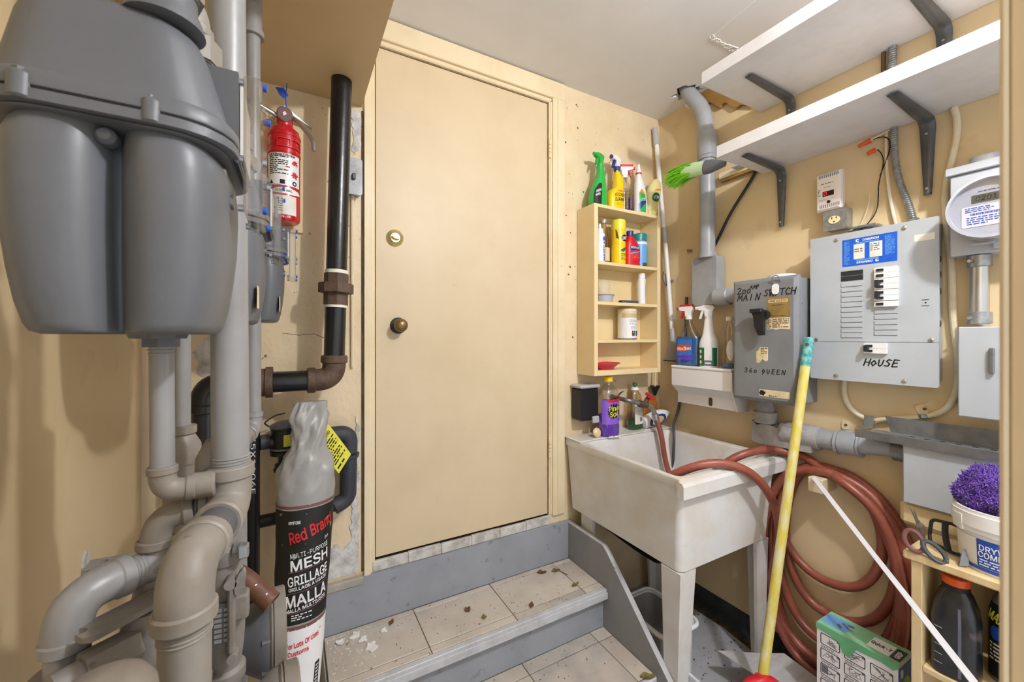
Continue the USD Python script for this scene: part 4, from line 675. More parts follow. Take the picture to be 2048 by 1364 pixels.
# ---------------------------------------------------------------- on the towel dispenser
z = 1.257
RY = -math.pi / 2
b = Body([(0, .062, .030), (.008, .066, .032), (.135, .066, .032), (.155, .056, .031), (.19, .034, .026), (.225, .017, .017), (.246, .0145, .0145)], (1.815, 1.388, z), RY + .12, e=3)
t = bottle('spray_bottle', 'clear spray bottle half full of blue liquid with a red trigger', 'spray bottle', b, 'clear_plastic', 'spray bottles on the towel dispenser'); obj('liquid', b.mesh(.003, .150, -.0012), 'windex', t)
lb_ = obj('label', b.wrap(sbox(-.05, -.052, .036, .052), .083, -98), 'blue', t); obj('badge', b.wrap(Polygon([(-.044, .004), (-.02, .024), (.026, .022), (.032, .002), (0, -.014), (-.036, -.012)]), .085, -98, .0013), 'orange', lb_); obj('print', b.text('Windex', .017, .088, -98, .0017, .062, rot=6), 'white', lb_); obj('purple_band', b.wrap(Polygon([(-.048, -.046), (.034, -.050), (.034, -.026), (-.048, -.034)]), .083, -98, .0013), 'purple', lb_)
tp = b.top(); trigger(tp[:2], z + .243, (-.25, 1.0), t, 'white', 'red', k=1.15); obj('trigger_top', ext(rrect(-.024, -.011, .046, .011, .008), .010, UP(tp[0], tp[1], z + .243 + .064, math.atan2(1, -.25))), 'red', t)
b = Body([(0, .040, .034), (.008, .043, .036), (.10, .043, .036), (.135, .040, .034), (.16, .028, .028), (.20, .022, .022), (.232, .019, .019), (.24, .016, .016)], (1.82, 1.277, z), RY + .35, e=2.6)
t = bottle('spray_bottle', 'white spray bottle with a green side label on the towel dispenser', 'spray bottle', b, 'white', 'spray bottles on the towel dispenser'); lb_ = obj('label', b.patch(.006, .095, -175, -100, .0007), 'dgreen', t); obj('label', b.patch(.006, .095, -62, -20, .0007), 'dgreen', t); obj('emblem', b.wrap(ell(0, 0, .008, .022), .14, -150), 'dgreen', t)
obj('print', [b.wrap(ell(0, k * .026, .007, .009), .05, -125, .0014) for k in (-1, 0, 1)], 'cream', lb_); obj('print', b.wrap(sbox(-.014, -.013, .014, .013).difference(sbox(-.010, -.004, .010, .004)), .02, -82), 'ink_grey', t)
tp = b.top(); trigger(tp[:2], z + .237, (-.3, .95), t, 'white', 'white', k=1.2)
b = Body([(0, .032, .024), (.006, .036, .027), (.08, .034, .026), (.11, .031, .024), (.14, .034, .026), (.175, .035, .026), (.205, .024, .02), (.222, .014, .014), (.228, .014, .014)], (1.825, 1.171, z), RY, e=2.4)
t = bottle('dish_soap', 'nearly empty clear dish soap bottle against the main switch', 'bottle', b, 'clear_plastic'); obj('liquid', b.mesh(.003, .022, -.001), 'windex', t); obj('label', b.wrap(ell(0, 0, .016, .048), .085, -62), 'white', t); tp = b.top(); obj('cap', [cyl((tp[0], tp[1], z + .226), (tp[0], tp[1], z + .244), .0165, n=24), hull([(tp[0] - .01, tp[1] + .012, z + .246), (tp[0] + .01, tp[1] + .012, z + .246), (tp[0], tp[1] + .04, z + .262), (tp[0] + .006, tp[1] + .04, z + .259)])], 'white', t)

# ---------------------------------------------------------------- laundry sink
sk = thing('laundry_sink', (1.5, 1.29, 0), 'old white plastic laundry sink on tapered legs beside the steps', 'sink')
def rr(x0, x1, y0, y1, r, z, n=10):
    o = []
    for cx, cy, a0 in ((x1 - r, y1 - r, 0), (x0 + r, y1 - r, 90), (x0 + r, y0 + r, 180), (x1 - r, y0 + r, 270)):
        for a in np.radians(np.linspace(a0, a0 + 90, n)): o.append((cx + r * math.cos(a), cy + r * math.sin(a), z))
    return np.array(o)
rings = [rr(1.24, 1.74, .985, 1.59, .03, .552), rr(1.215, 1.766, .962, 1.612, .03, .560), rr(1.206, 1.80, .957, 1.628, .025, .80), rr(1.203, 1.815, .955, 1.63, .02, .862), rr(1.198, 1.822, .952, 1.632, .012, .868), rr(1.198, 1.822, .950, 1.633, .01, .895), rr(1.201, 1.820, .952, 1.632, .012, .901), rr(1.222, 1.790, .972, 1.505, .03, .901), rr(1.228, 1.784, .978, 1.498, .035, .893), rr(1.233, 1.778, .985, 1.49, .045, .845), rr(1.238, 1.770, .992, 1.484, .045, .83), rr(1.27, 1.72, 1.02, 1.45, .06, .60), rr(1.30, 1.69, 1.05, 1.42, .05, .585)]
obj('basin', grid(rings), 'sink_white', sk, smooth=35)
obj('front_lip', ext([(.924, .842), (.933, .838), (.950, .845), (.953, .893), (.945, .899), (.930, .896), (.924, .885)], .655, fr((1.182, 0, 0), (0, 1, 0), (0, 0, 1), (1, 0, 0))), 'sink_white', sk, smooth=18)
obj('back_ledge', bx(1.195, 1.83, 1.51, 1.634, .9015, .908, .003), 'sink_white', sk)
def leg(x, y, sx, sy, lean=0.0, ly=0.0):
    top, bot, T = .085, .052, .014
    def L(w, z, ox): k = ly if ox else 0; return [(x + ox, y + k, z), (x + ox + sx * w, y + k, z), (x + ox + sx * w, y + k + sy * T, z), (x + ox + sx * T, y + k + sy * T, z), (x + ox + sx * T, y + k + sy * w, z), (x + ox, y + k + sy * w, z)]
    m = grid([np.array(L(top, .556, 0)), np.array(L(bot, 0.0, lean))]); obj('leg', m, 'sink_leg', sk, smooth=False)
leg(1.213, .962, 1, 1, .028, .038); leg(1.765, .962, -1, 1, .03, .03); leg(1.245, 1.56, 1, -1); leg(1.762, 1.56, -1, -1)
obj('drain', [cyl((1.45, 1.25, .47), (1.45, 1.25, .558), .03, n=20), tube(fillet([(1.45, 1.25, .48), (1.45, 1.25, .40), (1.45, 1.40, .40), (1.45, 1.63, .42)], .05), .021, 14)], 'black_plastic', sk)
# tap
tp_ = thing('wall_tap', (1.60, 1.56, 1.02), 'old wall tap with a red wheel handle and a hose over the sink', 'tap')
obj('supply_pipe', tube(fillet([(1.503, 1.634, 1.086), (1.503, 1.520, 1.080), (1.52, 1.506, 1.077), (1.585, 1.50, 1.058)], .03), .0115, 14), 'dull_steel', tp_)
obj('valve_body', [cyl((1.575, 1.50, 1.06), (1.625, 1.495, 1.048), .018, n=8), cyl((1.605, 1.498, 1.05), (1.63, 1.49, 1.088), .011, n=14)], 'rust', tp_)
obj('spout', tube(fillet([(1.615, 1.495, 1.05), (1.652, 1.487, 1.04), (1.67, 1.482, .998)], .02), .0125, 14), 'galv', tp_)
hw = obj('wheel_handle', [at(ext(unary_union([ell(.0175 * math.cos(a), .0175 * math.sin(a), .012, .012) for a in np.arange(0, 6.28, 6.2832 / 7)] + [ell(0, 0, .021, .021)]), .008), fr((1.636, 1.487, 1.092), (.93, .05, -.3), (.15, .85, .5), (.28, -.51, .81)))], 'red', tp_); obj('handle_cap', at(ext(ell(0, 0, .012, .012), .003), fr((1.639, 1.482, 1.1), (.93, .05, -.3), (.15, .85, .5), (.28, -.51, .81))), 'steel', hw)
obj('hose_ferrule', cyl((1.67, 1.482, 1.0), (1.674, 1.478, .968), .018, n=20, c=.002), 'steel', tp_)
obj('tap_hose', tube(spline([(1.673, 1.479, .975), (1.678, 1.46, .93), (1.682, 1.44, .84), (1.688, 1.42, .74), (1.68, 1.36, .64), (1.64, 1.30, .602)], 40), .0135, 14), 'hose', tp_, label='short reddish hose hanging into the sink')
# bottles on the sink ledge
z = .908
b = Body([(0, .050, .040), (.006, .056, .046), (.05, .058, .047), (.052, .056, .045), (.195, .057, .046), (.225, .048, .04), (.25, .026, .024), (.262, .018, .018), (.272, .018, .018)], (1.405, 1.545, z), .15, e=2.6)
t = bottle('floor_cleaner', 'clear bottle of purple floor cleaner with a yellow cap on the sink ledge', 'bottle', b, 'clear_plastic'); obj('liquid', b.mesh(.003, .105, -.0012), 'purple', t); tp = b.top(); obj('cap', cyl((tp[0], tp[1], z + .27), (tp[0], tp[1], z + .298), .0235, .0225, n=28, c=.003), 'yellow', t)
lb_ = obj('label', b.patch(.063, .185, -175, 0, .0006), 'lpurple', t, label='purple printed label'); obj('red_band', b.wrap(Polygon([(-.05, 0), (.07, .006), (.07, .022), (-.05, .012)]), .172, -88, .0010), 'red', lb_); g = np.random.default_rng(5); th = np.linspace(0, 2 * np.pi, 33)[:-1]; rad = np.where(np.arange(32) % 2, .030, .040)
obj('starburst', b.wrap(Polygon(np.stack([rad * np.cos(th), rad * np.sin(th)], 1)), .128, -100, .001), 'ink', lb_); obj('print', [b.text('Pine', .024, .142, -100, .0016, .056, rot=4), b.text('Sol', .024, .114, -100, .0016, .045, rot=4)], 'tag_yellow', lb_); obj('band', b.patch(.078, .087, -80, 0, .0011), 'purple', lb_)
b = Body([(0, .046, .030), (.006, .050, .033), (.10, .047, .031), (.15, .042, .029), (.185, .036, .026), (.205, .018, .018), (.212, .016, .016)], (1.628, 1.582, z), .1, e=2.4)
t = bottle('dish_soap', 'clear dish soap bottle with green liquid and a paper label on the sink ledge', 'bottle', b, 'clear_tint'); obj('liquid', b.mesh(.003, .045, -.001), 'dgreen', t); lb_ = obj('label', b.wrap(rrect(-.03, -.058, .034, .056, .006), .088, -92), 'paper', t); obj('print', [b.prints(5, .04, .04, .115, -92, 4), b.wrap(unary_union([sbox(.002 + i * .0028, -.04, .0036 + i * .0028, -.018) for i in range(7)]), .085, -92, .0012, du=.03)], 'ink_grey', lb_); tp = b.top(); obj('cap', cyl((tp[0], tp[1], z + .211), (tp[0], tp[1], z + .226), .0215, .018, n=24), 'white', t); obj('spout', lathe([(.006, 0), (.008, .006), (.0125, .012), (.012, .022), (0, .026)], (tp[0], tp[1], z + .226)), 'dgreen', t)
b = Body([(0, .05, .012), (.02, .06, .014), (.07, .062, .014), (.13, .046, .013), (.165, .02, .01)], (1.755, 1.605, z), .05, e=2.2, tilt=.22)
t = bottle('dust_scoop', 'amber brown plastic scoop leaning in the corner behind the tap', 'scoop', b, 'amber')
b = Body([(0, .028, .02), (.01, .034, .026), (.10, .040, .028), (.15, .032, .024), (.19, .014, .012), (.205, .008, .008)], (1.665, 1.555, z + .031), .0, e=2.4, tilt=1.36)
t = bottle('scrub_bottle', 'white plastic bottle lying on its side with a dark oval label', 'bottle', b, 'white'); lb_ = obj('label', b.wrap(ell(0, 0, .029, .064), .085, -80, du=.006, dv=.006), 'navy', t); obj('label_panel', b.wrap(ell(0, 0, .018, .046), .085, -80, .0012, du=.006, dv=.006), 'tan', lb_)
t = thing('sea_shell', (1.33, 1.535, z), 'small round pale shell on the sink ledge by the purple bottle', 'shell'); m = trimesh.creation.icosphere(3, .024); v = m.vertices; a = np.arctan2(v[:, 2], v[:, 0]); m.vertices = v * V(1, .55, 1) * (1 + .03 * np.cos(16 * a))[:, None]; obj('shell', xf(m, -.3, (1, 0, 0), mv=(1.322, 1.535, z + .0235)), 'beige', t)
cm = []
for k, (x, y) in enumerate(((1.37, 1.492), (1.40, 1.488), (1.425, 1.486), (1.67, 1.52), (1.69, 1.515), (1.65, 1.522), (1.70, 1.519), (1.385, 1.494), (1.41, 1.492))):
    m = trimesh.creation.icosphere(1, .006); m.vertices *= 1 + .5 * (np.random.default_rng(k).random((len(m.vertices), 1)) - .5); m.vertices *= V(1.5, 1, .6); m.apply_translation((x, y, z + .0036)); cm.append(m)
obj('plaster_crumbs', cm, 'chip', label='white plaster crumbs scattered along the sink ledge in front of the bottles', cat='crumbs', kind='stuff', smooth=False)
sd = thing('soap_dispenser', (1.30, 1.58, .99), 'black wall soap dispenser with a grey lid above the sink', 'soap dispenser')
obj('tank', bx(1.238, 1.352, 1.552, 1.634, .99, 1.15, .008), 'black_plastic', sd); obj('lid', bx(1.232, 1.358, 1.545, 1.635, 1.1505, 1.168, .006), 'grey', sd); obj('push_lever', bx(1.30, 1.34, 1.535, 1.551, .978, 1.012, .004), 'grey', sd)

# ---------------------------------------------------------------- poles, hose, floor things
pl = thing('floor_squeegee', (1.83, 1.56, 1.25), 'long grey and white pole in the corner with a clear scraper head', 'squeegee')
PT = [V(1.818, 1.614, 2.60), V(1.822, 1.605, 2.50), V(1.827, 1.59, 2.33), V(1.834, 1.566, 2.02), V(1.838, 1.557, 1.93), V(1.846, 1.52, 1.45), V(1.847, 1.512, 1.38)]
obj('grip', tube([PT[0], PT[1]], .016, 16), 'grey', pl); obj('upper_pole', tube([PT[1], PT[3]], .0125, 16), 'white', pl); obj('joint', tube([PT[3], PT[4]], .014, 16), 'grey', pl); obj('lower_pole', tube([PT[4], PT[5]], .0125, 16), 'white', pl)
obj('clip', tube(fillet([PT[4] + V(-.014, 0, -.16), PT[4] + V(-.03, -.005, -.2), PT[4] + V(-.012, -.02, -.25), PT[4] + V(-.012, -.01, -.17)], .02), .0028, 6), 'dgrey', pl); obj('socket', tube([PT[5], PT[6]], [.014, .017], 16), 'grey', pl)
obj('scraper', hull([(1.849, 1.528, 1.375), (1.849, 1.498, 1.375), (1.843, 1.528, 1.375), (1.843, 1.498, 1.375), (1.855, 1.575, 1.275), (1.855, 1.452, 1.275), (1.848, 1.575, 1.275), (1.848, 1.452, 1.275)]), 'scraper', pl); obj('blade', bx(1.845, 1.858, 1.45, 1.577, 1.268, 1.275, .001), 'dgrey', pl)
pg = thing('toilet_plunger', (1.81, 1.59, 1.05), 'thin cream rod ending in a small black rubber cup in the corner', 'plunger'); obj('rod', tube([(1.806, 1.60, 1.33), (1.80, 1.597, 1.125)], .004, 8), 'cream', pg); obj('cup', lathe([(.026, 0), (.028, .003), (.014, -.03), (.006, -.052), (0, -.055)][::-1], (1.80, 1.597, 1.125)), 'black_plastic', pg)
gb = thing('hand_brush', (1.60, 1.18, 2.16), 'green bristled broom head sticking out from under the lower shelf', 'brush')
B0, B1 = V(1.655, 1.295, 2.203), V(1.64, 1.085, 2.158); dB = (B1 - B0) / np.linalg.norm(B1 - B0)
_, sa, sb = perp(dB)
def flat(c, w, h): return [c + V(-w * .4, 0, 0) * 1.0 + np.cross(dB, V(1, 0, 0)) * 0 + V(math.cos(a) * w * 0.6 + w * .4, 0, 0) + np.cross(V(1, 0, 0), dB) * (math.sin(a) * h) for a in np.linspace(0, 2 * np.pi, 20, endpoint=False)]
obj('ferrule', grid([flat(B0, .036, .033), flat(B0 + dB * .03, .038, .035), flat(B0 + dB * .125, .036, .031)]), 'pale_green', gb); obj('socket', grid([flat(B0 + dB * .1255, .037, .032), flat(B0 + dB * .16, .032, .030), flat(B0 + dB * .23, .012, .012)]), 'slate', gb)
g = np.random.default_rng(12); rs = []
for k in range(420):
    p = B0 + V(g.uniform(-.022, .03), 0, 0) + np.cross(V(1, 0, 0), dB) * g.uniform(-.031, .031) + dB * g.uniform(-.004, .06)
    L = g.uniform(.07, .115); q = p - dB * L + V(g.normal(0, .012), g.normal(0, .006), -g.uniform(.012, .05)); mid = (p + q) / 2 + V(0, 0, .008); rs.append(tube([p, mid, q], [.0019, .0018, .0012], 4, cap=False))
obj('bristles', rs, 'bristle', gb, kind='stuff')
obj('pole_clip', bx(1.60, 1.66, 1.05, 1.075, 2.115, 2.146), 'slate', gb) if False else None

hs_ = thing('garden_hose', (1.82, .80, .1), 'thick reddish brown hose coiled on a wall peg, looping into the sink', 'hose')
r_ = .0165
def loop(aL, aR, zb, x, zt=.885, n=40, wob=0.0):
    ph = np.linspace(0, 2 * np.pi, n, endpoint=False); s = np.sin(ph)
    return np.stack([np.full(n, x) + .004 * np.cos(3 * ph + wob), .79 + np.where(s > 0, aL, aR) * np.sign(s) * np.abs(s) ** .85, zt - (zt - zb) * ((1 - np.cos(ph)) / 2)], 1)
loops = [(.235, .265, .105, 1.828), (.215, .245, .085, 1.803), (.185, .225, .20, 1.848), (.205, .275, .07, 1.850), (.15, .21, .31, 1.856), (.165, .175, .445, 1.842), (.225, .235, .13, 1.812)]
pts = [V(1.27, 1.20, .70), V(1.29, 1.12, .82), V(1.335, 1.03, .895), V(1.42, .962, .924), V(1.50, .915, .905), V(1.58, .895, .85), V(1.665, .885, .745), V(1.73, .90, .60), V(1.775, .945, .45), V(1.80, .965, .30), V(1.812, .92, .17)]
L0 = loop(*loops[0][:3], loops[0][3]); pts += [L0[k] for k in range(22, 40, 3)]
for i, q in enumerate(loops[1:]):
    zt = .883 + .004 * (i % 3) - .012 * (i > 3); L_ = loop(q[0], q[1], q[2], q[3], zt, 40, i); pts += [L_[k] for k in range(0, 40, 3)]
pts += [V(1.83, .80, .885), V(1.845, .84, .905), V(1.835, .885, .918), V(1.79, .945, .928), V(1.70, .985, .925), V(1.63, 1.02, .90), V(1.57, 1.10, .80), V(1.52, 1.18, .68)]
obj('tube', tube(spline(pts, 620), r_, 14), 'hose', hs_, smooth=60)
pk = thing('hose_peg', (1.83, .79, .835), 'cream painted wooden peg holding the coiled hose', 'peg'); obj('block', bx(1.765, 1.879, .766, .815, .806, .861, .003), 'trim_paint', pk)
sl_ = thing('trim_strip', (1.6, .5, .7), 'long thin white plastic strip leaning from the hose peg across the wooden stand', 'trim strip')
A_, B_ = V(1.756, .79, .868), V(1.395, .297, .60); obj('strip', [strip([A_, (A_ + B_) / 2 + V(0, 0, -.003), B_], .014, .003, (-.5, .2, .85)), strip([A_ + V(-.004, .004, -.005), B_ + V(-.004, .004, -.005)], .003, .010, (-.5, .2, .85))], 'strip_white', sl_, smooth=False)
ys = thing('shovel', (1.6, .72, 0), 'red plastic shovel with a worn yellow wooden handle leaning on the breaker panel', 'shovel')
T0, T1 = V(1.735, .797, 1.392), V(1.462, .822, .15); dT = (T1 - T0) / np.linalg.norm(T1 - T0)
obj('handle', tube([T0 + dT * .095, T1], .0165, 20), 'yellow_paint', ys); e_ = obj('end_cap', [tube([T0 - dT * .005, T0 + dT * .10], .0172, 20), tube([T0 - dT * .012, T0 - dT * .004], [.012, .0172], 20)], 'teal', ys, label='worn teal plastic handle end'); obj('hang_hole', cyl(T0 + dT * .014 + V(-.0185, -.004, 0), T0 + dT * .014 + V(.0185, .004, 0), .0062, n=14), 'dgrey', e_)
Yb = T1 + V(0, 0, .01)
def blade(z, w, t_, dy=0, dx=0): return [V(Yb[0] + dx, Yb[1] + dy, z) + V(.88, -.48, 0) * w * c - V(.48, .88, 0) * t_ * s for c, s in ((1, .3), (.8, .9), (0, 1.3), (-.8, .9), (-1, .3), (-.9, -.1), (0, .5), (.9, -.1))]
obj('blade', grid([blade(.212, .019, .020), blade(.204, .024, .022), blade(.196, .050, .024, .0, -.002), blade(.180, .070, .026, .0, -.004), blade(.06, .078, .026, 0, -.014), blade(.002, .076, .022, 0, -.024)]), 'red', ys, smooth=40)
bxn = thing('cardboard_box', (1.65, .61, 0), 'white printed box with torn green tape along its top', 'box')
X0, X1, Y0, Y1, ZT = 1.612, 1.719, .500, .716, .408
obj('carton', bx(X0, X1, Y0, Y1, .001, ZT, .001), 'card_white', bxn); obj('end_panel', bx(X0, X1, Y0 - .0012, Y0, .001, ZT - .012), 'box_blue', bxn, label='blue printed end')
Fb = RW(0, 0, X0)
for r in range(5):
    for c in range(3):
        y = Y1 - .012 - c * .068; z1 = ZT - .028 - r * .052 - c * .004
        fp = obj('picture_panel', ext(rrect(-y, z1 - .038, -y + .056, z1, .004).difference(rrect(-y + .002, z1 - .036, -y + .054, z1 - .002, .003)), .0005, Fb), 'ink', bxn)
        g = random.Random(r * 3 + c); ls = []
        for q in range(5):
            p0 = [(-y + g.uniform(.006, .05), z1 - g.uniform(.005, .033)) for _ in range(3)]; ls.append(LineString(p0).buffer(.0007))
        ls.append(sbox(-y + .047, z1 - .008, -y + .054, z1 - .002)); 
        if (r, c) in ((2, 0), (4, 1)): ls.append(sbox(-y + .004, z1 - .03, -y + .022, z1 - .004))
        obj('drawing', ext(unary_union(ls).intersection(rrect(-y + .002, z1 - .036, -y + .054, z1 - .002, .003)), .0005, Fb), 'ink_grey', fp); obj('caption', fine_print(-y + .002, z1 - .049, -y + .05, z1 - .041, 2, Fb, r * 7 + c), 'ink_grey', fp)
tp_pts = [(-Y1 - .001, ZT), (-Y1 - .001, ZT - .02), (-Y1 + .04, ZT - .022), (-Y1 + .066, ZT - .03), (-Y1 + .075, ZT - .055), (-Y1 + .09, ZT - .062), (-Y1 + .10, ZT - .05), (-Y1 + .112, ZT - .022), (-Y0 - .04, ZT - .016), (-Y0 - .012, ZT - .022), (-Y0 + .002, ZT - .008), (-Y0 + .002, ZT)]
tg = obj('tape', ext(Polygon(tp_pts), .0012, RW(0, 0, X0 - .0006)), 'tape_green2', bxn, label='green tape folded over the front'); obj('tape_flap', hull([(X1 + .001, Y0 + .02, ZT + .001), (X1 + .001, Y0 - .004, ZT + .001), (X1 + .012, Y0 - .006, ZT - .03), (X1 + .004, Y0 + .03, ZT - .018), (X1 + .003, Y0 + .02, ZT + .002)]), 'tape_green2', tg)
obj('tape', ext(sbox(X0, Y0, X1, Y1), .001, UP(0, 0, ZT)), 'tape_green', bxn, label='pale green tape over the lid')
obj('lid_print', ext(Polygon([(X0 + .02, Y1 - .004), (X1 - .02, Y1 - .004), (X1 - .02, Y1 - .075), (X0 + .02, Y1 - .075)]), .0005, UP(0, 0, ZT + .001)), 'lblue', bxn); objs('lid_print', [ext(ell((X0 + X1) / 2 + dx, Y1 - dy, a_, b_, rt), .0005, UP(0, 0, ZT + .0016)) for dx, dy, a_, b_, rt in ((-.012, .05, .012, .005, 40), (.006, .06, .014, .004, 60), (.018, .072, .006, .009, 10), (-.004, .075, .012, .003, 80))], 'ink_grey', bxn)
l2 = obj('lid_print', ext(sbox(X0 + .02, Y0 + .03, X1 - .02, Y0 + .085), .0005, UP(0, 0, ZT + .001)), 'white', bxn); obj('lettering', txt('Quick-T', .016, UP(X0 + .035, Y0 + .078, ZT + .0016, -math.pi / 2) if False else fr((X0 + .045, Y0 + .083, ZT + .0016), (0, -1, 0), (1, 0, 0), (0, 0, 1)), .05, True), 'ink', l2)
l3 = obj('lid_print', ext(sbox(X0 + .02, Y0 + .003, X1 - .02, Y0 + .028), .0005, UP(0, 0, ZT + .001)), 'dgrey', bxn); obj('lettering', txt('GRIP', .012, fr((X0 + .03, Y0 + .009, ZT + .0016), (1, 0, 0), (0, 1, 0), (0, 0, 1)), .04, True), 'white', l3)
obj('end_picture', ext(ell((X0 + X1) / 2 - 1.655, ZT - .10, .035, .05), .0006, fr((1.655, Y0 - .0013, 0), (1, 0, 0), (0, 0, 1), (0, -1, 0))), 'lime', bxn); obj('end_lettering', ext(rrect(-.03, ZT - .045, -.012, ZT - .02, .004), .0006, fr((1.655, Y0 - .0013, 0), (1, 0, 0), (0, 0, 1), (0, -1, 0))), 'white', bxn)
obj('metal_sheet', ext(Polygon([(1.525, 1.03), (1.70, .93), (1.765, .90), (1.755, .74), (1.58, .735)]), .0025, fr((0, 0, .11 - .02), (1, 0, -.02), (0, 1, .06), (0, 0, 1))), 'sheet_grey', label='flat grey sheet lying over the hose on the floor', cat='sheet')
obj('floor_strip', strip([(1.445, 1.115, .005), (1.44, .93, .005)], .012, .008), 'white', label='short white plastic strip lying on the grey floor', cat='trim strip', smooth=False)
obj('rubber_scrap', ext(Polygon([(1.365, 1.06), (1.41, 1.045), (1.425, .96), (1.37, .95)]).segmentize(.01).buffer(.002), .004, UP(0, 0, 0)), 'black_plastic', label='torn black rubber scrap on the floor by the sink leg', cat='scrap', smooth=False)
bn = thing('plastic_bin', (1.41, 1.23, 0), 'white plastic bin with a rolled rim standing under the sink', 'bin'); R_ = lambda d, z, r: rr(1.296 - d, 1.488 + d, 1.10 - d, 1.352 + d, r, z)
obj('shell', grid([R_(-.02, 0, .03), R_(-.003, .006, .035), R_(.0, .205, .035), R_(.004, .206, .035), R_(.004, .212, .035), R_(-.003, .212, .033), R_(-.022, .012, .03)]), 'tub_white', bn, smooth=40); obj('rim', tube(np.vstack([R_(.012, .208, .04), R_(.012, .208, .04)[:1]]), .0085, 10, cap=False), 'white', bn); obj('lining', grid([R_(-.004, .204, .033), R_(-.0225, .0135, .03)], cap=False), 'tub_in', bn)

# ---------------------------------------------------------------- wooden stand with pail, scissors and jugs
ws = thing('wooden_stand', (1.64, .31, 0), 'small rough pine stand holding a pail, scissors and motor oil', 'stand')
WX, WX1 = 1.540, 1.742
obj('top_board', bx(WX - .006, WX1, .157, .467, .775, .799, .004), 'pine', ws); obj('shelf', bx(WX, WX1, .1765, .4275, .475, .492, .002), 'pine', ws); obj('side_board', bx(WX, WX1, .428, .451, 0, .7745, .002), 'pine', ws); obj('side_board', bx(WX, WX1, .153, .176, 0, .7745, .002), 'pine', ws); obj('back_board', bx(WX1 + .0005, WX1 + .008, .153, .451, .50, .773), 'beige', ws)
pc = V(1.628, .298, .799)
pa = thing('pail', pc, 'white plastic compound pail with a blue label on the wooden stand', 'pail')
b = Body([(0, .074, .074), (.004, .077, .077), (.134, .085, .085)], pc, RY, e=2, n=48)
obj('wall', grid([b.p(np.full(48, z), np.linspace(0, 2 * np.pi, 48, endpoint=False), o) for z, o in ((0, 0), (.134, 0), (.153, .0), (.153, -.004), (.01, -.004))]), 'pail', pa, smooth=40)
obj('rim', [ring(pc + V(0, 0, .116), pc + V(0, 0, .150), .093, .086, 48), ring(pc + V(0, 0, .150), pc + V(0, 0, .159), .089, .083, 48), ring(pc + V(0, 0, .102), pc + V(0, 0, .1155), .089, .085, 48)], 'pail', pa); obj('rim_clip', b.patch(.10, .139, -150, -128, .010), 'pail', pa)
lb_ = obj('label', b.patch(.018, .088, -112, -20, .0008), 'ink_blue', pa); obj('print', [b.text('DRYWALL', .014, .068, -82, .0014, .076), b.text('COMPOUND', .014, .051, -80, .0014, .085), b.prints(3, .065, .02, .031, -86, 5)], 'white', lb_); obj('label_side', b.patch(.02, .089, -160, -113, .0007), 'paper', pa); obj('stripe', b.patch(.008, .0145, -170, -20, .0008), 'ink_blue', pa)
m = trimesh.creation.icosphere(5, 1.0); v = m.vertices; nz = meshkit.fbm(v * 2.2 + 7, 3, 3)[:, None]; v = v * (.75 + .55 * nz); v = v * V(.058, .067, .069); v += m.vertices * (.004 * (meshkit.noise(m.vertices * 34, 5)[:, None] - .5)); m.vertices = v + pc + V(-.005, .012, .19)
cc = thing('cleaning_cloth', pc + V(0, 0, .12), 'fluffy purple microfibre cloth stuffed in the white pail', 'cloth'); obj('cloth', m, 'purple_fuzz', cc, smooth=True)
g = np.random.default_rng(31); vi = g.choice(len(m.vertices), 5000); obj('pile', [tube([m.vertices[i], m.vertices[i] + (m.vertex_normals[i] + g.normal(0, .5, 3)) * .0025, m.vertices[i] + (m.vertex_normals[i] + g.normal(0, .7, 3)) * .0045], [.0016, .0015, .0009], 3, cap=False) for i in vi if m.vertices[i][2] > pc[2] + .13], 'purple_fuzz', cc, kind='stuff')
sc = thing('scissors', (1.5817, 0.4347, 0.7995), 'old grey scissors with one reddish handle loop on the wooden stand', 'scissors')
def oval(c, a, b_, u, w, r, mat): th = np.linspace(0, 2 * np.pi, 30); return tube([V(*c) + V(*u) * a * math.cos(t_) + V(*w) * b_ * math.sin(t_) for t_ in th], r, 8, cap=False)
Lp = V(1.5429, 0.4459, 0.83); Rp = V(1.542, 0.4042, 0.818); pv_ = V(1.5771, 0.4421, 0.8661)
u_ = V(.05, -.95, -.25); w_ = V(.35, .1, .93)
obj('handle_loop', oval(Lp, .021, .026, u_, w_, .0058, 0), 'scissor_red', sc, label='reddish handle loop'); obj('handle_loop', oval(Rp, .026, .019, V(.1, -.85, -.5), w_, .0058, 0), 'scissor_grey', sc)
obj('blade', hull([pv_ + V(0, 0, 0), pv_ + V(.004, .006, -.006), V(1.6077, 0.4745, 0.9031), V(1.6058, 0.4727, 0.8994), Rp + V(.01, .02, .022), Rp + V(.012, .024, .014), pv_ + V(-.003, -.004, .008)]), 'dull_steel', sc); obj('blade', hull([pv_ + V(.004, 0, 0), pv_ + V(.008, .006, -.006), V(1.6141, 0.469, 0.9068), V(1.6114, 0.4671, 0.9031), Lp + V(.012, -.012, .024), Lp + V(.014, -.018, .018)]), 'scissor_grey', sc); obj('pivot', cyl(pv_ + V(-.008, 0, .002), pv_ + V(.01, 0, 0), .006, n=12), 'steel', sc)
GY = V(0, .035, 0)
cg = thing('caulking_gun', (1.6188, 0.3977, 0.7995), 'black metal frame tool with a grey tip between scissors and pail', 'tool')
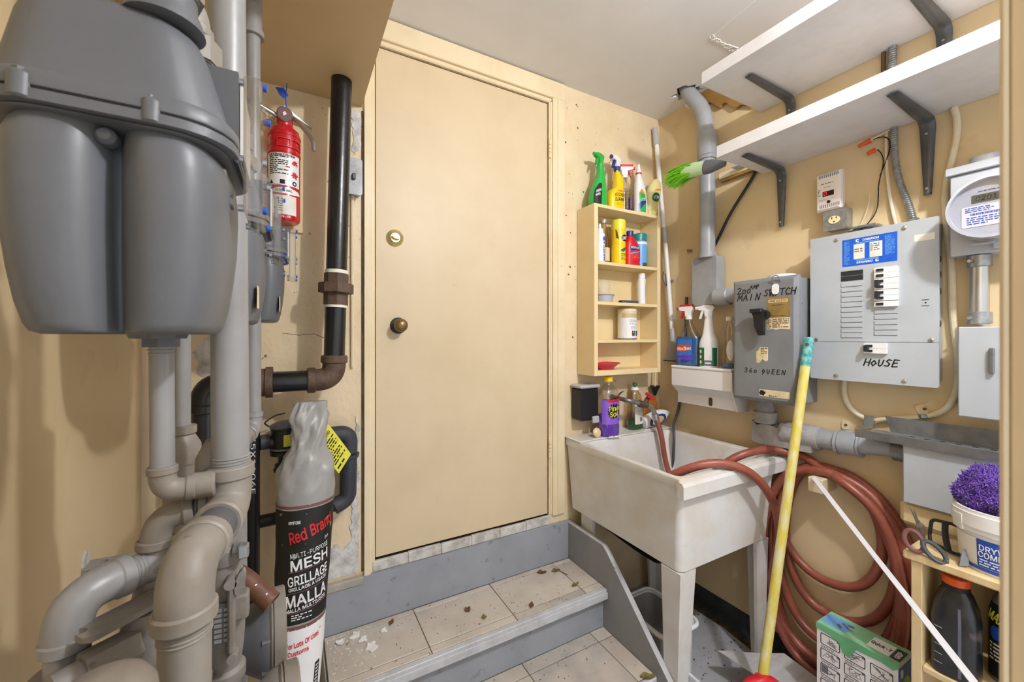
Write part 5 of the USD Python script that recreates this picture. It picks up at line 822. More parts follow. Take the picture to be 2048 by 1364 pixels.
obj('frame', tube(fillet([(1.6558, 0.444, 0.8226), (1.665, 0.4421, 0.8661), (1.6558, 0.3885, 0.8726), (1.6419, 0.3589, 0.8458), (1.6326, 0.3515, 0.806), (1.6095, 0.3792, 0.806), (1.6419, 0.4394, 0.806), (1.6558, 0.444, 0.8226)], .012), .0045, 8, cap=False), 'black_plastic', cg); obj('grip', tube(fillet([(1.6558, 0.4116, 0.8679), (1.6234, 0.4042, 0.8458), (1.6049, 0.3931, 0.8134)], .02), .007, 8), 'black_plastic', cg); obj('tip', hull([(1.5485, 0.346, 0.8319), (1.5503, 0.333, 0.8273), (1.5485, 0.3432, 0.7736), (1.5503, 0.3561, 0.8087), (1.5633, 0.3376, 0.8226)]) if False else hull([(1.554, 0.3626, 0.8069), (1.5577, 0.3432, 0.8069), (1.5633, 0.3561, 0.8411), (1.5725, 0.3497, 0.8458), (1.5466, 0.3589, 0.7995)]), 'dull_steel', cg)
jz = .492
b = Body([(0, .044, .040), (.008, .047, .043), (.148, .047, .043), (.185, .042, .037), (.217, .032, .030), (.231, .024, .024)], (1.588, .374, jz), RY + .15, e=3.4)
t = bottle('oil_jug', 'black motor oil jug with an orange cap inside the wooden stand', 'jug', b, 'oil_black'); tp = b.top(); obj('neck', cyl((tp[0], tp[1], jz + .227), (tp[0], tp[1], jz + .242), .027, n=28), 'ink', t); obj('cap', cyl((tp[0], tp[1], jz + .242), (tp[0], tp[1], jz + .264), .028, n=32, c=.002), 'orange', t); obj('level_mark', [b.wrap(sbox(-.030, k * .024, -.008, k * .024 + .0016), .03, -96, .0006) for k in range(5)], 'grey', t); obj('seam', b.patch(.01, .19, -88, -84, .0012), 'slate', t)
b = Body([(0, .058, .042), (.01, .062, .046), (.185, .061, .046), (.217, .054, .042), (.235, .045, .035)], (1.672, .268, jz), RY - .1, e=3)
t = bottle('oil_jug', 'pale grey jug with a black label and yellow letters behind the orange-capped one', 'jug', b, 'ink_grey'); lb_ = obj('label', b.patch(.012, .205, -160, -60, .0008), 'ink', t); obj('emblem', b.wrap(ell(0, 0, .018, .018), .13, -122, .0012), 'ink_blue', lb_); obj('lettering', b.text('MAX', .026, .172, -122, .0015, .052, rot=-12, shear=.2), 'tag_yellow', lb_); obj('print', b.prints(5, .06, .05, .08, -115, 7), 'paper', lb_); tp = b.top(); obj('handle', tube(fillet([(1.684, .312, jz + .22), (1.684, .305, jz + .258), (1.684, .245, jz + .258), (1.684, .235, jz + .215)], .025), .009, 10), 'grey', t)
b = Body([(0, .02, .02), (.02, .026, .026), (.10, .028, .028), (.13, .022, .022)], (1.575, .222, jz + .03), RY, e=2, tilt=.0)
t = bottle('squeeze_bottle', 'small white squeeze bottle with a blue cap low at the right edge', 'bottle', b, 'white'); obj('cap', lathe([(.027, 0), (.029, .004), (.03, .034), (.02, .036)][::-1] if False else [(0, 0), (.029, 0), (.030, .028), (0, .0295)], (1.575, .222, jz + .0005)), 'blue', t); obj('print', b.prints(5, .03, .05, .075, -110, 3), 'ink_grey', t)
# ---------------------------------------------------------------- gas pipes
def unit(v): v = V(*v); return v / np.linalg.norm(v)
def elbow(c, d1, d2, r, t, mat, R=None, name='elbow', k=1.2):
    """A screwed elbow whose corner is c: the run comes along d1 and leaves along d2."""
    c = V(*c); d1, d2 = unit(d1), unit(d2); R = R or 1.7 * r; a, b = c - d1 * R, c + d2 * R
    P = np.array([a - d1 * r * .5] + [(1 - s) ** 2 * a + 2 * s * (1 - s) * c + s * s * b for s in np.linspace(0, 1, 12)] + [b + d2 * r * .5])
    e = obj(name, tube(P, r * (1 + (k - 1) * .62), 22), mat, t, smooth=60)
    for p, q in ((a, -d1), (b, d2)): obj('collar', cyl(p + q * r * .15, p + q * r * .95, r * (1.26 if k < 1.28 else 1.45), n=26, c=r * .1), mat, e)
    return a - d1 * r * .9, b + d2 * r * .9
def pipe(p, q, r, t, mat='pipe_grey', name='pipe'): return obj(name, cyl(p, q, r, n=26), mat, t, smooth=40)
def threads(p, d, r, t, mat='pipe_grey', n=4):
    p = V(*p); d = unit(d); obj('threads', cat_([cyl(p + d * (i * .0042), p + d * (i * .0042 + .0026), r * 1.05, n=26) for i in range(n)]), mat, t) if False else obj('threads', tube([p + d * s for s in np.linspace(0, .0042 * n, 6 * n)], r * (1.02 + .05 * np.sin(np.arange(6 * n) * 2 * np.pi / 6)), 22), mat, t)

# main riser with its crooked foot
A = thing('gas_pipe', (-.08, .742, 0), 'thick grey gas riser beside the nearest gas meter, bent over in front', 'gas pipe', 'grey gas pipework by the meters')
RA = .0242; a0, a1 = V(-.090, .742, 2.293), V(-.082, .742, 1.15); c2 = V(-.106, .572, 1.152)
e1a, e1b = elbow(a1, a1 - a0, c2 - a1, RA, A, 'pipe_warm'); e2a, e2b = elbow(c2, c2 - a1, (0, 0, -1), RA, A, 'pipe_warm')
pipe(a0, e1a, RA, A); threads(e1a + V(0, 0, .0), (0, 0, 1), RA, A); pipe(e1b, e2a, RA * 1.0, A, 'gas_dark', 'nipple'); pipe(e2b, (c2[0], c2[1], .30), RA, A, 'pipe_warm'); threads(e2b, (0, 0, -1), RA, A, 'pipe_warm')
obj('coupling', cyl((c2[0], c2[1], .985), (c2[0], c2[1], .945), RA * 1.4, n=26, c=.003), 'pipe_warm', A); pipe((c2[0], c2[1], .30), (c2[0], c2[1], 0), RA, A, 'pipe_warm')
# second riser
Bp = thing('gas_pipe', (-.09, 1.2, 0), 'thinner grey gas riser between the second and third meters', 'gas pipe', 'grey gas pipework by the meters')
RB = .0165; b0, b1 = V(-.088, 1.2, 2.293), V(-.086, 1.2, 1.175); b2 = V(-.108, 1.105, 1.165)
x_, y_ = elbow(b1, b1 - b0, b2 - b1, RB, Bp, 'pipe_grey'); x2, y2 = elbow(b2, b2 - b1, (0, 0, -1), RB, Bp, 'pipe_warm'); pipe(b0, x_, RB, Bp); pipe(y_, x2, RB, Bp); pipe(y2, (b2[0], b2[1], 0), RB, Bp)
obj('union', [cyl((-.088, 1.2, 2.17), (-.088, 1.2, 2.285), .0205, n=24, c=.002), ring((-.088, 1.2, 2.165), (-.088, 1.2, 2.18), .025, .016), tube(fillet([(-.085, 1.19, 2.285), (-.07, 1.175, 2.25), (-.10, 1.172, 2.245), (-.09, 1.19, 2.285)], .01), .005, 8)], 'pipe_grey', Bp)
# down leg under the nearest meter
Cp = thing('gas_pipe', (-.157, .715, 0), 'slim grey gas pipe under the nearest meter with a rounded elbow at its foot', 'gas pipe', 'grey gas pipework by the meters')
RC = .0137; p0, p1 = V(-.158, .715, 1.405), V(-.157, .715, 1.195); x_, y_ = elbow(p1, p1 - p0, (1, .1, 0), RC, Cp, 'pipe_warm'); pipe(p0, x_, RC, Cp); threads(p0 - V(0, 0, .02), (0, 0, 1), RC, Cp); pipe(y_, (-.103, .722, 1.195), RC, Cp); threads(y_, (1, .1, 0), RC, Cp, 'gas_dark', 2)
obj('boss', [cyl((-.158, .70, 1.4065), (-.158, .70, 1.416), .03, .034, n=8), cyl((-.158, .715, 1.395), (-.158, .715, 1.4064), .021, n=6)], 'gas_grey', Cp)
obj('tee', [lathe([(0, 0), (.02, 0), (.026, .02), (.024, .06), (.012, .085), (0, .09)], (-.105, .763, 1.165)), cyl((-.128, .722, 1.195), (-.098, .722, 1.195), .0185, n=22, c=.002)], 'pipe_warm', Cp)
# stouter leg behind it
Dp = thing('gas_pipe', (-.166, .867, 0), 'grey gas pipe with a bell coupling behind the slim pipe', 'gas pipe', 'grey gas pipework by the meters')
pipe((-.166, .867, 1.44), (-.166, .867, 1.255), .0132, Dp); obj('bell', lathe([(0, 0), (.0265, 0), (.0275, .012), (.0275, .03), (.020, .045), (.018, .048), (.0215, .050), (.0215, .062), (.014, .064), (0, .064)], (-.166, .867, 1.195)), 'pipe_warm', Dp); pipe((-.166, .867, 1.195), (-.166, .867, 0), .0245, Dp, 'pipe_warm')
obj('branch', [cyl((-.166, .867, 1.075), (-.175, .80, 1.07), .026, n=22, c=.002), ring((-.172, .82, 1.0715), (-.1735, .808, 1.0705), .0285, .02)], 'pipe_warm', Dp)
# swan neck to the shut-off body by the wall
Ep = thing('gas_pipe', (-.17, .745, 0), 'short grey swan-neck pipe curving down beside the wall bracket', 'gas pipe', 'grey gas pipework by the meters')
q0, q1 = V(-.105, .748, 1.157), V(-.168, .74, 1.152); x_, y_ = elbow(q1, q1 - q0, (-.05, -.05, -1), RC * 1.1, Ep, 'pipe_warm', R=.026, k=1.3); pipe(q0, x_, RC, Ep, 'pipe_warm'); threads(x_, (1, .1, 0), RC, Ep, 'gas_dark', 2); obj('collar', cyl((-.112, .7475, 1.157), (-.123, .746, 1.157), .0215, n=24, c=.002), 'pipe_warm', Ep)
pipe(y_, y_ + V(-.002, -.002, -.04), RC * 1.25, Ep, 'pipe_warm'); obj('collar', [cyl(y_ + V(-.001, -.001, -.018), y_ + V(-.001, -.001, -.028), .026, n=26, c=.002)], 'pipe_warm', Ep); obj('shut_off_body', [lathe([(.03, 0), (.032, .02), (.028, .06), (.02, .10), (.018, .118)], (-.173, .735, .955)), cyl((-.173, .735, .955), (-.173, .735, 0), .022, n=20)], 'pipe_warm', Ep)
# near crank
Fp = thing('gas_pipe', (-.23, .67, 0), 'large near grey pipe elbow curving down by the left wall', 'gas pipe', 'grey gas pipework by the meters')
RF = .0200; f0, f1 = V(-.150, .752, 1.088), V(-.236, .676, 1.096); x_, y_ = elbow(f1, f1 - f0, (0, 0, -1), RF, Fp, 'pipe_grey', R=.04, k=1.25); pipe(f0, x_, RF, Fp); threads(x_, f0 - f1, RF, Fp); pipe(y_, (f1[0], f1[1], .3), RF, Fp); obj('collar', cyl(y_ + V(0, 0, -.028), y_ + V(0, 0, -.045), .036, n=28, c=.003), 'pipe_grey', Fp); pipe((f1[0], f1[1], .3), (f1[0], f1[1], 0), RF, Fp)
obj('paint_chip', ext(ell(0, 0, .007, .0035, 30), .0008, fr((-.1955, .696, 1.096), unit((.75, .66, 0)), (0, 0, 1), unit((.66, -.75, 0)))), 'white', Fp)
# valve between elbow and wall
gv = thing('gas_valve', (-.185, .665, .9), 'grey cast valve with a slotted plate and hex nut by the left wall', 'valve')
obj('plate', ext(unary_union([rrect(-.016, -.045, .022, .05, .012)]).difference(unary_union([ell(.012, .042, .009, .006, 30), ell(-.004, -.04, .008, .006, 30)])), .007, UP(-.186, .676, 1.058, -.85)), 'body_grey', gv)
obj('nut', cyl((-.212, .640, 1.022), (-.172, .668, 1.022), .023, n=6), 'body_grey', gv); obj('stem', cyl((-.232, .626, 1.020), (-.211, .6405, 1.020), .018, n=22), 'body_grey', gv); obj('body', [lathe([(.022, 0), (.028, .02), (.03, .05), (.026, .078), (.024, .085)], (-.165, .69, .97)), cyl((-.165, .69, .97), (-.165, .69, 0), .018, n=18)], 'body_grey', gv); obj('bolt', cyl((-.14, .70, 1.03), (-.125, .71, 1.028), .012, n=12), 'body_grey', gv)
br = thing('strut_bracket', (-.32, 1.15, .88), 'flat grey steel strut with round holes coming out of the left wall', 'bracket')
Y0_, Z0_ = 1.255, .888
obj('bar', ext(sbox(0, -.02, .20, .02).difference(unary_union([ell(.03, 0, .008, .008), ell(.095, 0, .012, .007), ell(.16, 0, .012, .007)])), .006, UP(XL + .001, Y0_, Z0_, -.06)), 'pipe_grey', br); obj('flange', bx(XL + .001, XL + .07, Y0_ - .022, Y0_ - .018, Z0_ - .022, Z0_ - .001), 'pipe_warm', br)
# regulators and column
vc = thing('gas_valve', (-.08, .735, 0), 'tall grey cast valve with raised lettering under the main riser', 'valve')
vx, vy = -.090, .752
obj('column', lathe([(.0, .82), (.020, .82), (.020, .88), (.026, .885), (.026, .90), (.020, .905), (.023, .93), (.025, .96), (.025, 1.03), (.022, 1.05), (.019, 1.06), (.022, 1.065), (.022, 1.085), (.018, 1.09), (.018, 1.112), (0, 1.112)], (vx, vy, 0), n=30), 'body_grey', vc)
pf = fr((vx - .004, vy - .025, 0), unit((.98, -.12, 0)), (0, 0, 1), unit((-.12, -.98, 0)))
pl_ = obj('name_plate', ext(sbox(-.020, .955, .018, 1.015), .0045, pf), 'gas_dark', vc); obj('raised_letters', [ext(unary_union([sbox(-.018 + c * .012, .959 + r * .0075, -.009 + c * .012, .9635 + r * .0075) for r in range(7) for c in range(3)]), .0012, pf, .0045)], 'pipe_grey', pl_)
obj('plug', [cyl((vx + .012, vy - .016, 1.085), (vx + .026, vy - .018, 1.085), .010, n=8), bx(vx + .018, vx + .032, vy - .034, vy - .018, 1.076, 1.095, .002)], 'galv', vc); obj('side_block', bx(vx + .010, vx + .032, vy - .034, vy - .01, .985, 1.022, .003), 'body_grey', vc); obj('ear', [bx(vx + .006, vx + .016, vy - .038, vy - .026, .94, 1.04, .003), cyl((vx + .012, vy - .02, .935), (vx + .012, vy - .04, .935), .007, n=12), cyl((vx + .010, vy - .02, 1.045), (vx + .010, vy - .04, 1.045), .008, n=12)], 'body_grey', vc); obj('lug', ext(ell(0, 1.045, .006, .018, -12), .010, fr((vx + .022, vy - .03, 0), (1, 0, 0), (0, 0, 1), (0, -1, 0))), 'body_grey', vc)
def regulator(x, y, z, label, k=1.0):
    t = thing('gas_regulator', (x - .06, y, z - .08 * k), label, 'regulator', 'gas regulators on the pipes'); d = V(1, .06, 0); d /= np.linalg.norm(d); o = V(x, y, z)
    obj('dome', lathe([(0, -.155), (.022, -.152), (.028, -.135), (.030, -.10), (.044, -.075), (.066, -.045), (.078, -.028), (.080, -.017), (0, -.017)], o, d, n=44), 'body_grey' if k < 1 else 'gas_grey', t, smooth=40)
    obj('flange', [lathe([(0, -.0165), (.080, -.0165), (.083, -.0135), (.083, .010), (.080, .0125), (.066, .0125), (.066, 0), (0, 0)], o, d, n=48), lathe([(.084, -.0095), (.0865, -.009), (.0865, -.007), (.084, -.0065)], o, d, n=48)], 'pipe_warm', t); obj('cover', lathe([(0, 0), (.066, 0), (.062, .003), (.02, .004), (0, .004)], o, d, n=40), 'gas_grey', t)
    for a in np.arange(.4, 6.6, 6.2832 / 8):
        p = o + V(0, math.cos(a), math.sin(a)) * .075; obj('bolt', cyl(p - d * .026, p + d * .004, .0055, n=8), 'dull_steel', t)
    obj('spigot', cyl((x - .12, y, z + .02), (x - .12, y, z + .125), .019, n=20, c=.002), 'body_grey', t); obj('stand_pipe', cyl((x - .125, y, z - .02), (x - .125, y, 0), .016, n=18), 'body_grey', t)
regulator(-.026, .985, .785, 'round grey gas regulator behind, its flange by the fencing bag')
regulator(-.002, .735, .79, 'dusty round gas regulator at the bottom of the picture, in front of the other', .99)
nd = thing('pipe_cap', (-.14, .47, 0), 'pale dusty domed pipe cap at the very bottom left', 'pipe fitting')
obj('cap', lathe([(.040, -.06), (.0405, 0), (.039, .020), (.032, .032), (.020, .039), (0, .041)], (-.150, .488, 1.066), n=40), 'pipe_warm', nd); obj('seam', ring((-.150, .488, 1.03), (-.150, .488, 1.04), .0425, .036, 40), 'pipe_warm', nd); obj('stem', cyl((-.150, .488, 1.01), (-.150, .488, 0), .028, n=24), 'pipe_warm', nd)

# ---------------------------------------------------------------- gas meters
def meter(x, y, z0, label, k=1.0, near=False):
    t = thing('gas_meter', (x, y, z0), label, 'gas meter', 'grey gas meters in a row')
    def plan(hx, hy, pinch=1.0):
        q = unary_union([Polygon([(cx + w * math.copysign(abs(math.cos(a)) ** .72, math.cos(a)), hy * math.copysign(abs(math.sin(a)) ** .86, math.sin(a))) for a in np.linspace(0, 2 * np.pi, 96, endpoint=False)]) for cx, w in ((-hx * .47, hx * .53), (hx * .47, hx * .53))])
        q = q.union(sbox(-hx * .2, -hy * (.60 if pinch else .97), hx * .2, hy * (.60 if pinch else .97)))
        if not pinch: q = rrect(-hx, -hy, hx, hy, min(hx, hy) * .55)
        out = []
        for a in np.linspace(0, 2 * np.pi, 128, endpoint=False):
            ln = LineString([(0, 0), (.5 * math.cos(a), .5 * math.sin(a))]).intersection(q); out.append(list(ln.coords)[-1] if ln.geom_type == 'LineString' else list(ln.geoms[-1].coords)[-1])
        return np.array(out)
    hx, hy = .092 * k, .105 * k
    base, oval = plan(hx, hy), plan(hx, hy, 0)
    def R(z, s, mixv=1.0, dx=0.0): p = base * mixv + oval * (1 - mixv); return np.c_[p[:, 0] * s + x + dx, p[:, 1] * (s * .6 + .4) + y, np.full(len(p), z0 + z * k)]
    H = .198
    obj('lower_case', grid([R(.0, .68), R(.003, .76), R(.010, .80), R(.03, .855), R(.06, .905), R(.10, .95), R(.14, .965), R(.165, .96, 1), R(.18, .94, 1), R(.19, .90, 1), R(.195, .86, 1), R(.1955, .93, .3), R(H - .001, .96, .0)]), 'gas_grey', t, smooth=60)
    obj('seam_flange', grid([R(H, 1.03, 0), R(H + .001, 1.05, 0), R(H + .010, 1.05, 0), R(H + .011, 1.03, 0)]), 'gas_grey', t); obj('gasket', grid([R(H + .0112, 1.035, 0), R(H + .013, 1.035, 0)]), 'dark_gap', t); obj('upper_flange', grid([R(H + .0132, 1.04, 0), R(H + .0145, 1.05, 0), R(H + .024, 1.045, 0), R(H + .03, .99, 0)]), 'gas_grey', t)
    obj('upper_case', grid([R(H + .022, .985, 0), R(H + .032, .955, 0), R(H + .055, .89, 0, -.001), R(H + .095, .79, 0, -.003), R(H + .112, .72, 0, -.004), R(H + .120, .62, 0, -.005), R(H + .123, .45, 0, -.005), R(H + .124, .2, 0, -.005)]), 'gas_grey', t, smooth=60)
    zf = z0 + (H + .012) * k
    for px_, sy in ((-.052, -1), (.033, -1), (-.052, 1), (.033, 1)):
        yy = y + sy * (hy - .0025); obj('flange_lug', [cyl((x + px_ * k, yy, zf - .0115), (x + px_ * k, yy, zf + .0115), .0085 * k, n=18, c=.002), cyl((x + px_ * k, yy, zf + .0115), (x + px_ * k, yy, zf + .015), .005, n=6)], 'gas_grey', t)
    obj('boss', lathe([(.0085, 0), (.008, .010), (.005, .014), (0, .015)], (x - .004 * k, y - hy * .74, z0 + .186 * k), (0, -1, 0), 20), 'gas_grey', t)
    # index on the front, which looks along +x
    xf_, zc = x + .062 * k, z0 + .246 * k; w = .052 * k
    ih = obj('index_housing', hull([(xf_ - .035, y - w, zc - .005), (xf_ - .035, y + w, zc - .005), (xf_ - .055, y - w, zc + w), (xf_ - .055, y + w, zc + w)] + [(xf_ + .034, y + a * w, zc + b * w) for a in (-1, 1) for b in (-1, 1)]), 'gas_dark', t)
    x1 = xf_ + .035
    obj('dial_plate', bx(x1, x1 + .003, y - w * .86, y + w * .86, zc - w * .75, zc + w * .80), 'white', ih); ic = obj('index_cover', [bx(x1 + .0035, x1 + .022, y - w, y + w, zc - w * 2.05, zc + w, .003)], 'clear_plastic', ih, label='clear plastic index cover')
    for a in (-1, 1):
        for b, m_ in ((.86, 'ink_blue'), (-1.93, 'ink_blue'), (-.85, 'galv')):
            c_ = obj('cover_screw', cyl((x1 + .0222, y + a * w * .86, zc + b * w), (x1 + .0265, y + a * w * .86, zc + b * w), .0044, n=14), m_, ih); obj('screw_post', cyl((x1 - .002, y + a * w * .86, zc + b * w), (x1 + .0035, y + a * w * .86, zc + b * w), .004, n=10), 'galv', ih)
    obj('badge_clip', [bx(xf_ + .006, xf_ + .022, y - w * .9, y - w * .3, z0 + .12 * k, z0 + .19 * k, .003), cyl((xf_ + .02, y - w * .6, z0 + .155 * k), (xf_ + .028, y - w * .6, z0 + .155 * k), .009, n=12)], 'dull_steel', t)
    tag_ = obj('paper_tag', [bx(x + .076 * k, x + .078 * k, y - .09 * k, y - .06 * k, z0 + .03, z0 + .075, .0005)], 'cream_label', t) if not near else None
    for sy, nm in ((-.062, 'inlet'), (.062, 'outlet')):
        o = (x + .034, y + sy * k, z0 + .318 * k); s_ = obj('spud', lathe([(.034, 0), (.031, .012), (.027, .02), (.027, .034), (0, .034)], o, n=32), 'gas_grey', t); obj('swivel_nut', [ring((o[0], o[1], o[2] + .036), (o[0], o[1], o[2] + .066), .033, .02, 8), ring((o[0], o[1], o[2] + .034), (o[0], o[1], o[2] + .0362), .029, .02, 24)], 'pipe_warm', s_)
    return t
M1 = (-.150, .600, 1.412); meter(*M1, 'nearest large grey gas meter filling the upper left', 1.0, True); meter(-.138, 1.03, 1.435, 'second grey gas meter, half hidden behind the thick riser'); meter(-.108, 1.45, 1.452, 'farthest grey gas meter, in front of the back wall', .97)
for (mx, my, mz, mk), lab in zip(((M1[0], M1[1], M1[2], 1), (-.138, 1.03, 1.435, 1), (-.108, 1.45, 1.452, .97)), ('grey bent pipe on top of the nearest meter', 'grey bent pipe on top of the second meter', 'grey bent pipe on top of the farthest meter')):
    t = thing('meter_pipe', (mx, my, mz + .35), lab, 'gas pipe')
    for i, sy in enumerate((-.062, .062)):
        o = V(mx + .034, my + sy * mk, mz + .385 * mk); c_ = o + V(0, 0, .05); x_, y_ = elbow(c_, (0, 0, 1), (-1, 0, 0), .0165, t, 'pipe_warm', R=.03, k=1.35); pipe(o, x_, .0165, t); pipe(y_, (XL + .002, c_[1], c_[2]), .0165, t)

# ---------------------------------------------------------------- black drain and insulated pipe on the back wall
bd = thing('drain_pipe', (.04, 1.5, 0), 'black iron pipe with rusty union and elbows, running down from the soffit', 'pipe')
RD = .0335; P0, P1, P2, P3 = V(.149, 1.495, 2.2935), V(.124, 1.495, 1.262), V(-.23, 1.495, 1.262), V(-.232, 1.495, 0)
x_, y_ = elbow(P1, P1 - P0, P2 - P1, RD, bd, 'rust', R=.05, k=1.16); x2, y2 = elbow(P2, P2 - P1, P3 - P2, RD, bd, 'black_pipe', R=.05, k=1.16)
U = P0 + (P1 - P0) * .70; du = unit(P1 - P0); pipe(P0, U - du * .05, RD, bd, 'black_pipe'); pipe(U + du * .05, x_, RD, bd, 'black_pipe'); pipe(y_, x2, RD, bd, 'black_pipe'); pipe(y2, P3, RD, bd, 'black_pipe')
un = obj('union', [cyl(U - du * .052, U + du * .055, .039, n=8), cyl(U - du * .018, U + du * .014, .056, n=8)], 'rust', bd, label='rusty brown eight-sided union'); objs('tape_wrap', [cyl(U - du * .064, U - du * .052, .0365, n=24), cyl(U + du * .055, U + du * .064, .0355, n=24)], 'paper', un)
obj('coupling', [cyl((-.062, 1.495, 1.262), (-.11, 1.495, 1.262), .044, n=26, c=.003), ring((-.055, 1.495, 1.262), (-.075, 1.495, 1.262), .049, .034)], 'rust', bd)
ip = thing('insulated_pipe', (0, 1.53, .4), 'foam-covered dark water pipe looping round behind the fencing bag', 'pipe')
obj('sleeve', tube(fillet([(-.112, 1.535, .33), (-.112, 1.535, 1.19)], .03), .0195, 18), 'black_plastic', ip); obj('lettering', txt('2635X1106F', .013, fr((-.117, 1.5155, 1.14), (0, 0, -1), (1, 0, 0), (0, -1, 0)), .23), 'white', ip)
obj('sleeve', tube([(-.094, 1.545, 1.06), (-.068, 1.55, 1.06)], .024, 16), 'foam', ip); obj('sleeve', tube(fillet([(.01, 1.555, 1.055), (.181, 1.57, 1.055), (.181, 1.575, .985)], .05, 9), .03, 18), 'foam', ip); obj('cuff', cyl((.181, 1.575, .978), (.181, 1.575, .965), .037, .034, n=20), 'foam', ip); obj('sleeve', tube(fillet([(.181, 1.575, .964), (.178, 1.575, .815), (.13, 1.565, .798)], .05, 9), .029, 18), 'foam', ip); obj('bare_pipe', tube([(.14, 1.567, .80), (-.094, 1.55, .80)], .02, 16), 'black_plastic', ip); 
wm = thing('water_meter', (-.02, 1.55, 1.0), 'black round water meter with a flip lid and yellow sticker', 'water meter'); o = V(-.022, 1.545, 1.012)
obj('body', [lathe([(.02, 0), (.044, .004), (.044, .018), (.040, .02), (.040, .085), (.043, .087), (.043, .098), (0, .098)], o, n=36), cyl((-.066, 1.545, 1.055), (.02, 1.55, 1.055), .026, n=20)], 'black_plastic', wm); obj('clamp_ring', ring(o + V(0, 0, .022), o + V(0, 0, .028), .0455, .04, 36), 'dull_steel', wm); obj('flange', [lathe([(.0, -.05), (.03, -.05), (.03, -.03), (.02, -.028), (.02, 0), (0, 0)], o, n=24), ring(o + V(0, 0, -.052), o + V(0, 0, -.044), .034, .02)], 'black_plastic', wm)
obj('lid', xf(lathe([(0, 0), (.043, 0), (.045, .004), (.044, .012), (.03, .017), (0, .018)], o + V(0, 0, .099), n=36), -.12, (0, 1, 0), o + V(.04, 0, .1)), 'slate', wm); obj('sticker', Body([(0, .0405, .0405), (.06, .0405, .0405)], o + V(0, 0, .025), 0, e=2).patch(.01, .048, -95, -25, .0006), 'tag_yellow', wm); obj('lid_wire', tube(fillet([o + V(-.045, -.01, .10), o + V(-.06, -.02, .115), o + V(-.03, -.01, .135), o + V(.0, -.005, .14)], .01), .0025, 6), 'black_plastic', wm)
tw = thing('warning_tag', (.14, 1.5, .93), 'yellow warning tag with black print hanging behind the fencing bag', 'tag')
uT, vT = unit((.072, 0, -.113)), None; Q = [V(.120, 1.49, 1.096), V(.192, 1.49, .983), V(.139, 1.488, .938), V(.080, 1.488, 1.035)]; u_ = unit(Q[3] - Q[0]) * -1; v_ = unit(Q[0] - Q[1]); u_ = unit(Q[0] - Q[3]); n_ = np.cross(u_, v_)
Ft = fr(Q[2], u_, v_, n_ * (1 if n_[1] < 0 else -1)); lw, lh = np.linalg.norm(Q[0] - Q[3]), np.linalg.norm(Q[0] - Q[1])
obj('card', ext(rrect(0, 0, lw, lh, .004), .0012, Ft), 'tag_yellow', tw); obj('print', [txt('WARNING', .010, fr(Q[2], u_, v_, Ft[:3, 2]) @ trimesh.transformations.translation_matrix((.008, lh - .022, .0013)), lw * .72, True), fine_print(.008, .026, lw - .008, lh - .03, 9, Ft, 5, z=.0012), fine_print(.008, .008, lw * .75, .02, 1, Ft, 6, z=.0012)], 'ink', tw); obj('tie', tube([Q[0] * .5 + Q[3] * .5 + V(.0, .004, .004), V(.06, 1.54, 1.10), V(.02, 1.55, 1.075)], .0015, 6), 'black_plastic', tw)
vt = thing('vent_tube', (-.1, .96, .9), 'short rusty brown open-ended vent tube above the regulators', 'tube'); VP = fillet([(-.147, .986, .912), (-.143, .985, .958), (-.095, .966, .934), (-.036, .928, .880)], .03, 8)
obj('tube', tube(VP, .0185, 22, cap=False), 'rust_tube', vt); obj('bore', tube(VP[-14:], .0165, 22, cap=False), 'rust', vt); dv = unit(VP[-1] - VP[-2]); obj('mouth', ring(VP[-1] - dv * .002, VP[-1] + dv * .0006, .0188, .0163), 'rust_tube', vt); objs('rivet', [lathe([(.0032, 0), (.002, .0016), (0, .0018)], VP[-1] - dv * s_ + unit((.35, -.85, .45)) * .0178, (.35, -.85, .45), 10) for s_ in (.05, .022)], 'steel', vt)

# ---------------------------------------------------------------- fire extinguisher
fe = thing('fire_extinguisher', (-.024, 1.575, 1.797), 'red fire extinguisher hanging on the back wall under the soffit', 'fire extinguisher')
fx_, fy = -.024, 1.578
b = Body([(0, .040, .040), (.006, .046, .046), (.02, .0475, .0475), (.295, .0475, .0475), (.312, .044, .044), (.325, .030, .030), (.33, .024, .024)], (fx_, fy, 1.797), 0, e=2, n=44)
obj('cylinder', b.mesh(), 'fe_red', fe, smooth=40); obj('band', [b.mesh(.288, .296, .002), b.mesh(.228, .236, .0018), b.mesh(.25, .255, .0015)], 'fe_red', fe); obj('band_buckle', [b.wrap(rrect(-.03, -.014, .05, .016, .003).difference(rrect(-.026, -.010, .008, .012, .002)).difference(rrect(.012, -.010, .046, .012, .002)), .258, -80, .002, .002)], 'red', fe)
lb_ = obj('label', b.patch(.115, .222, -172, -25, .0006), 'white', fe, label='white instruction label'); obj('print', [b.prints(10, .06, .062, .182, -112, 5, .0012), b.text('EXTINGUISHER', .007, .216, -100, .0012, .085), b.wrap(unary_union([Polygon([(-.045, -.006), (-.03, -.006), (-.0375, .006)]), sbox(-.008, -.007, .006, .007), ell(.036, 0, .0075, .0075).difference(ell(.036, 0, .004, .004))]), .126, -95, .0012)], 'ink', lb_); obj('red_print', [b.wrap(blob(.03, .0, .009, 3, amp=.6), .196, -85, .0012), b.wrap(blob(.03, .0, .009, 4, amp=.6), .155, -85, .0012), b.wrap(sbox(0, -.002, .012, .002), .178, -85, .0012)], 'ink_red', lb_)
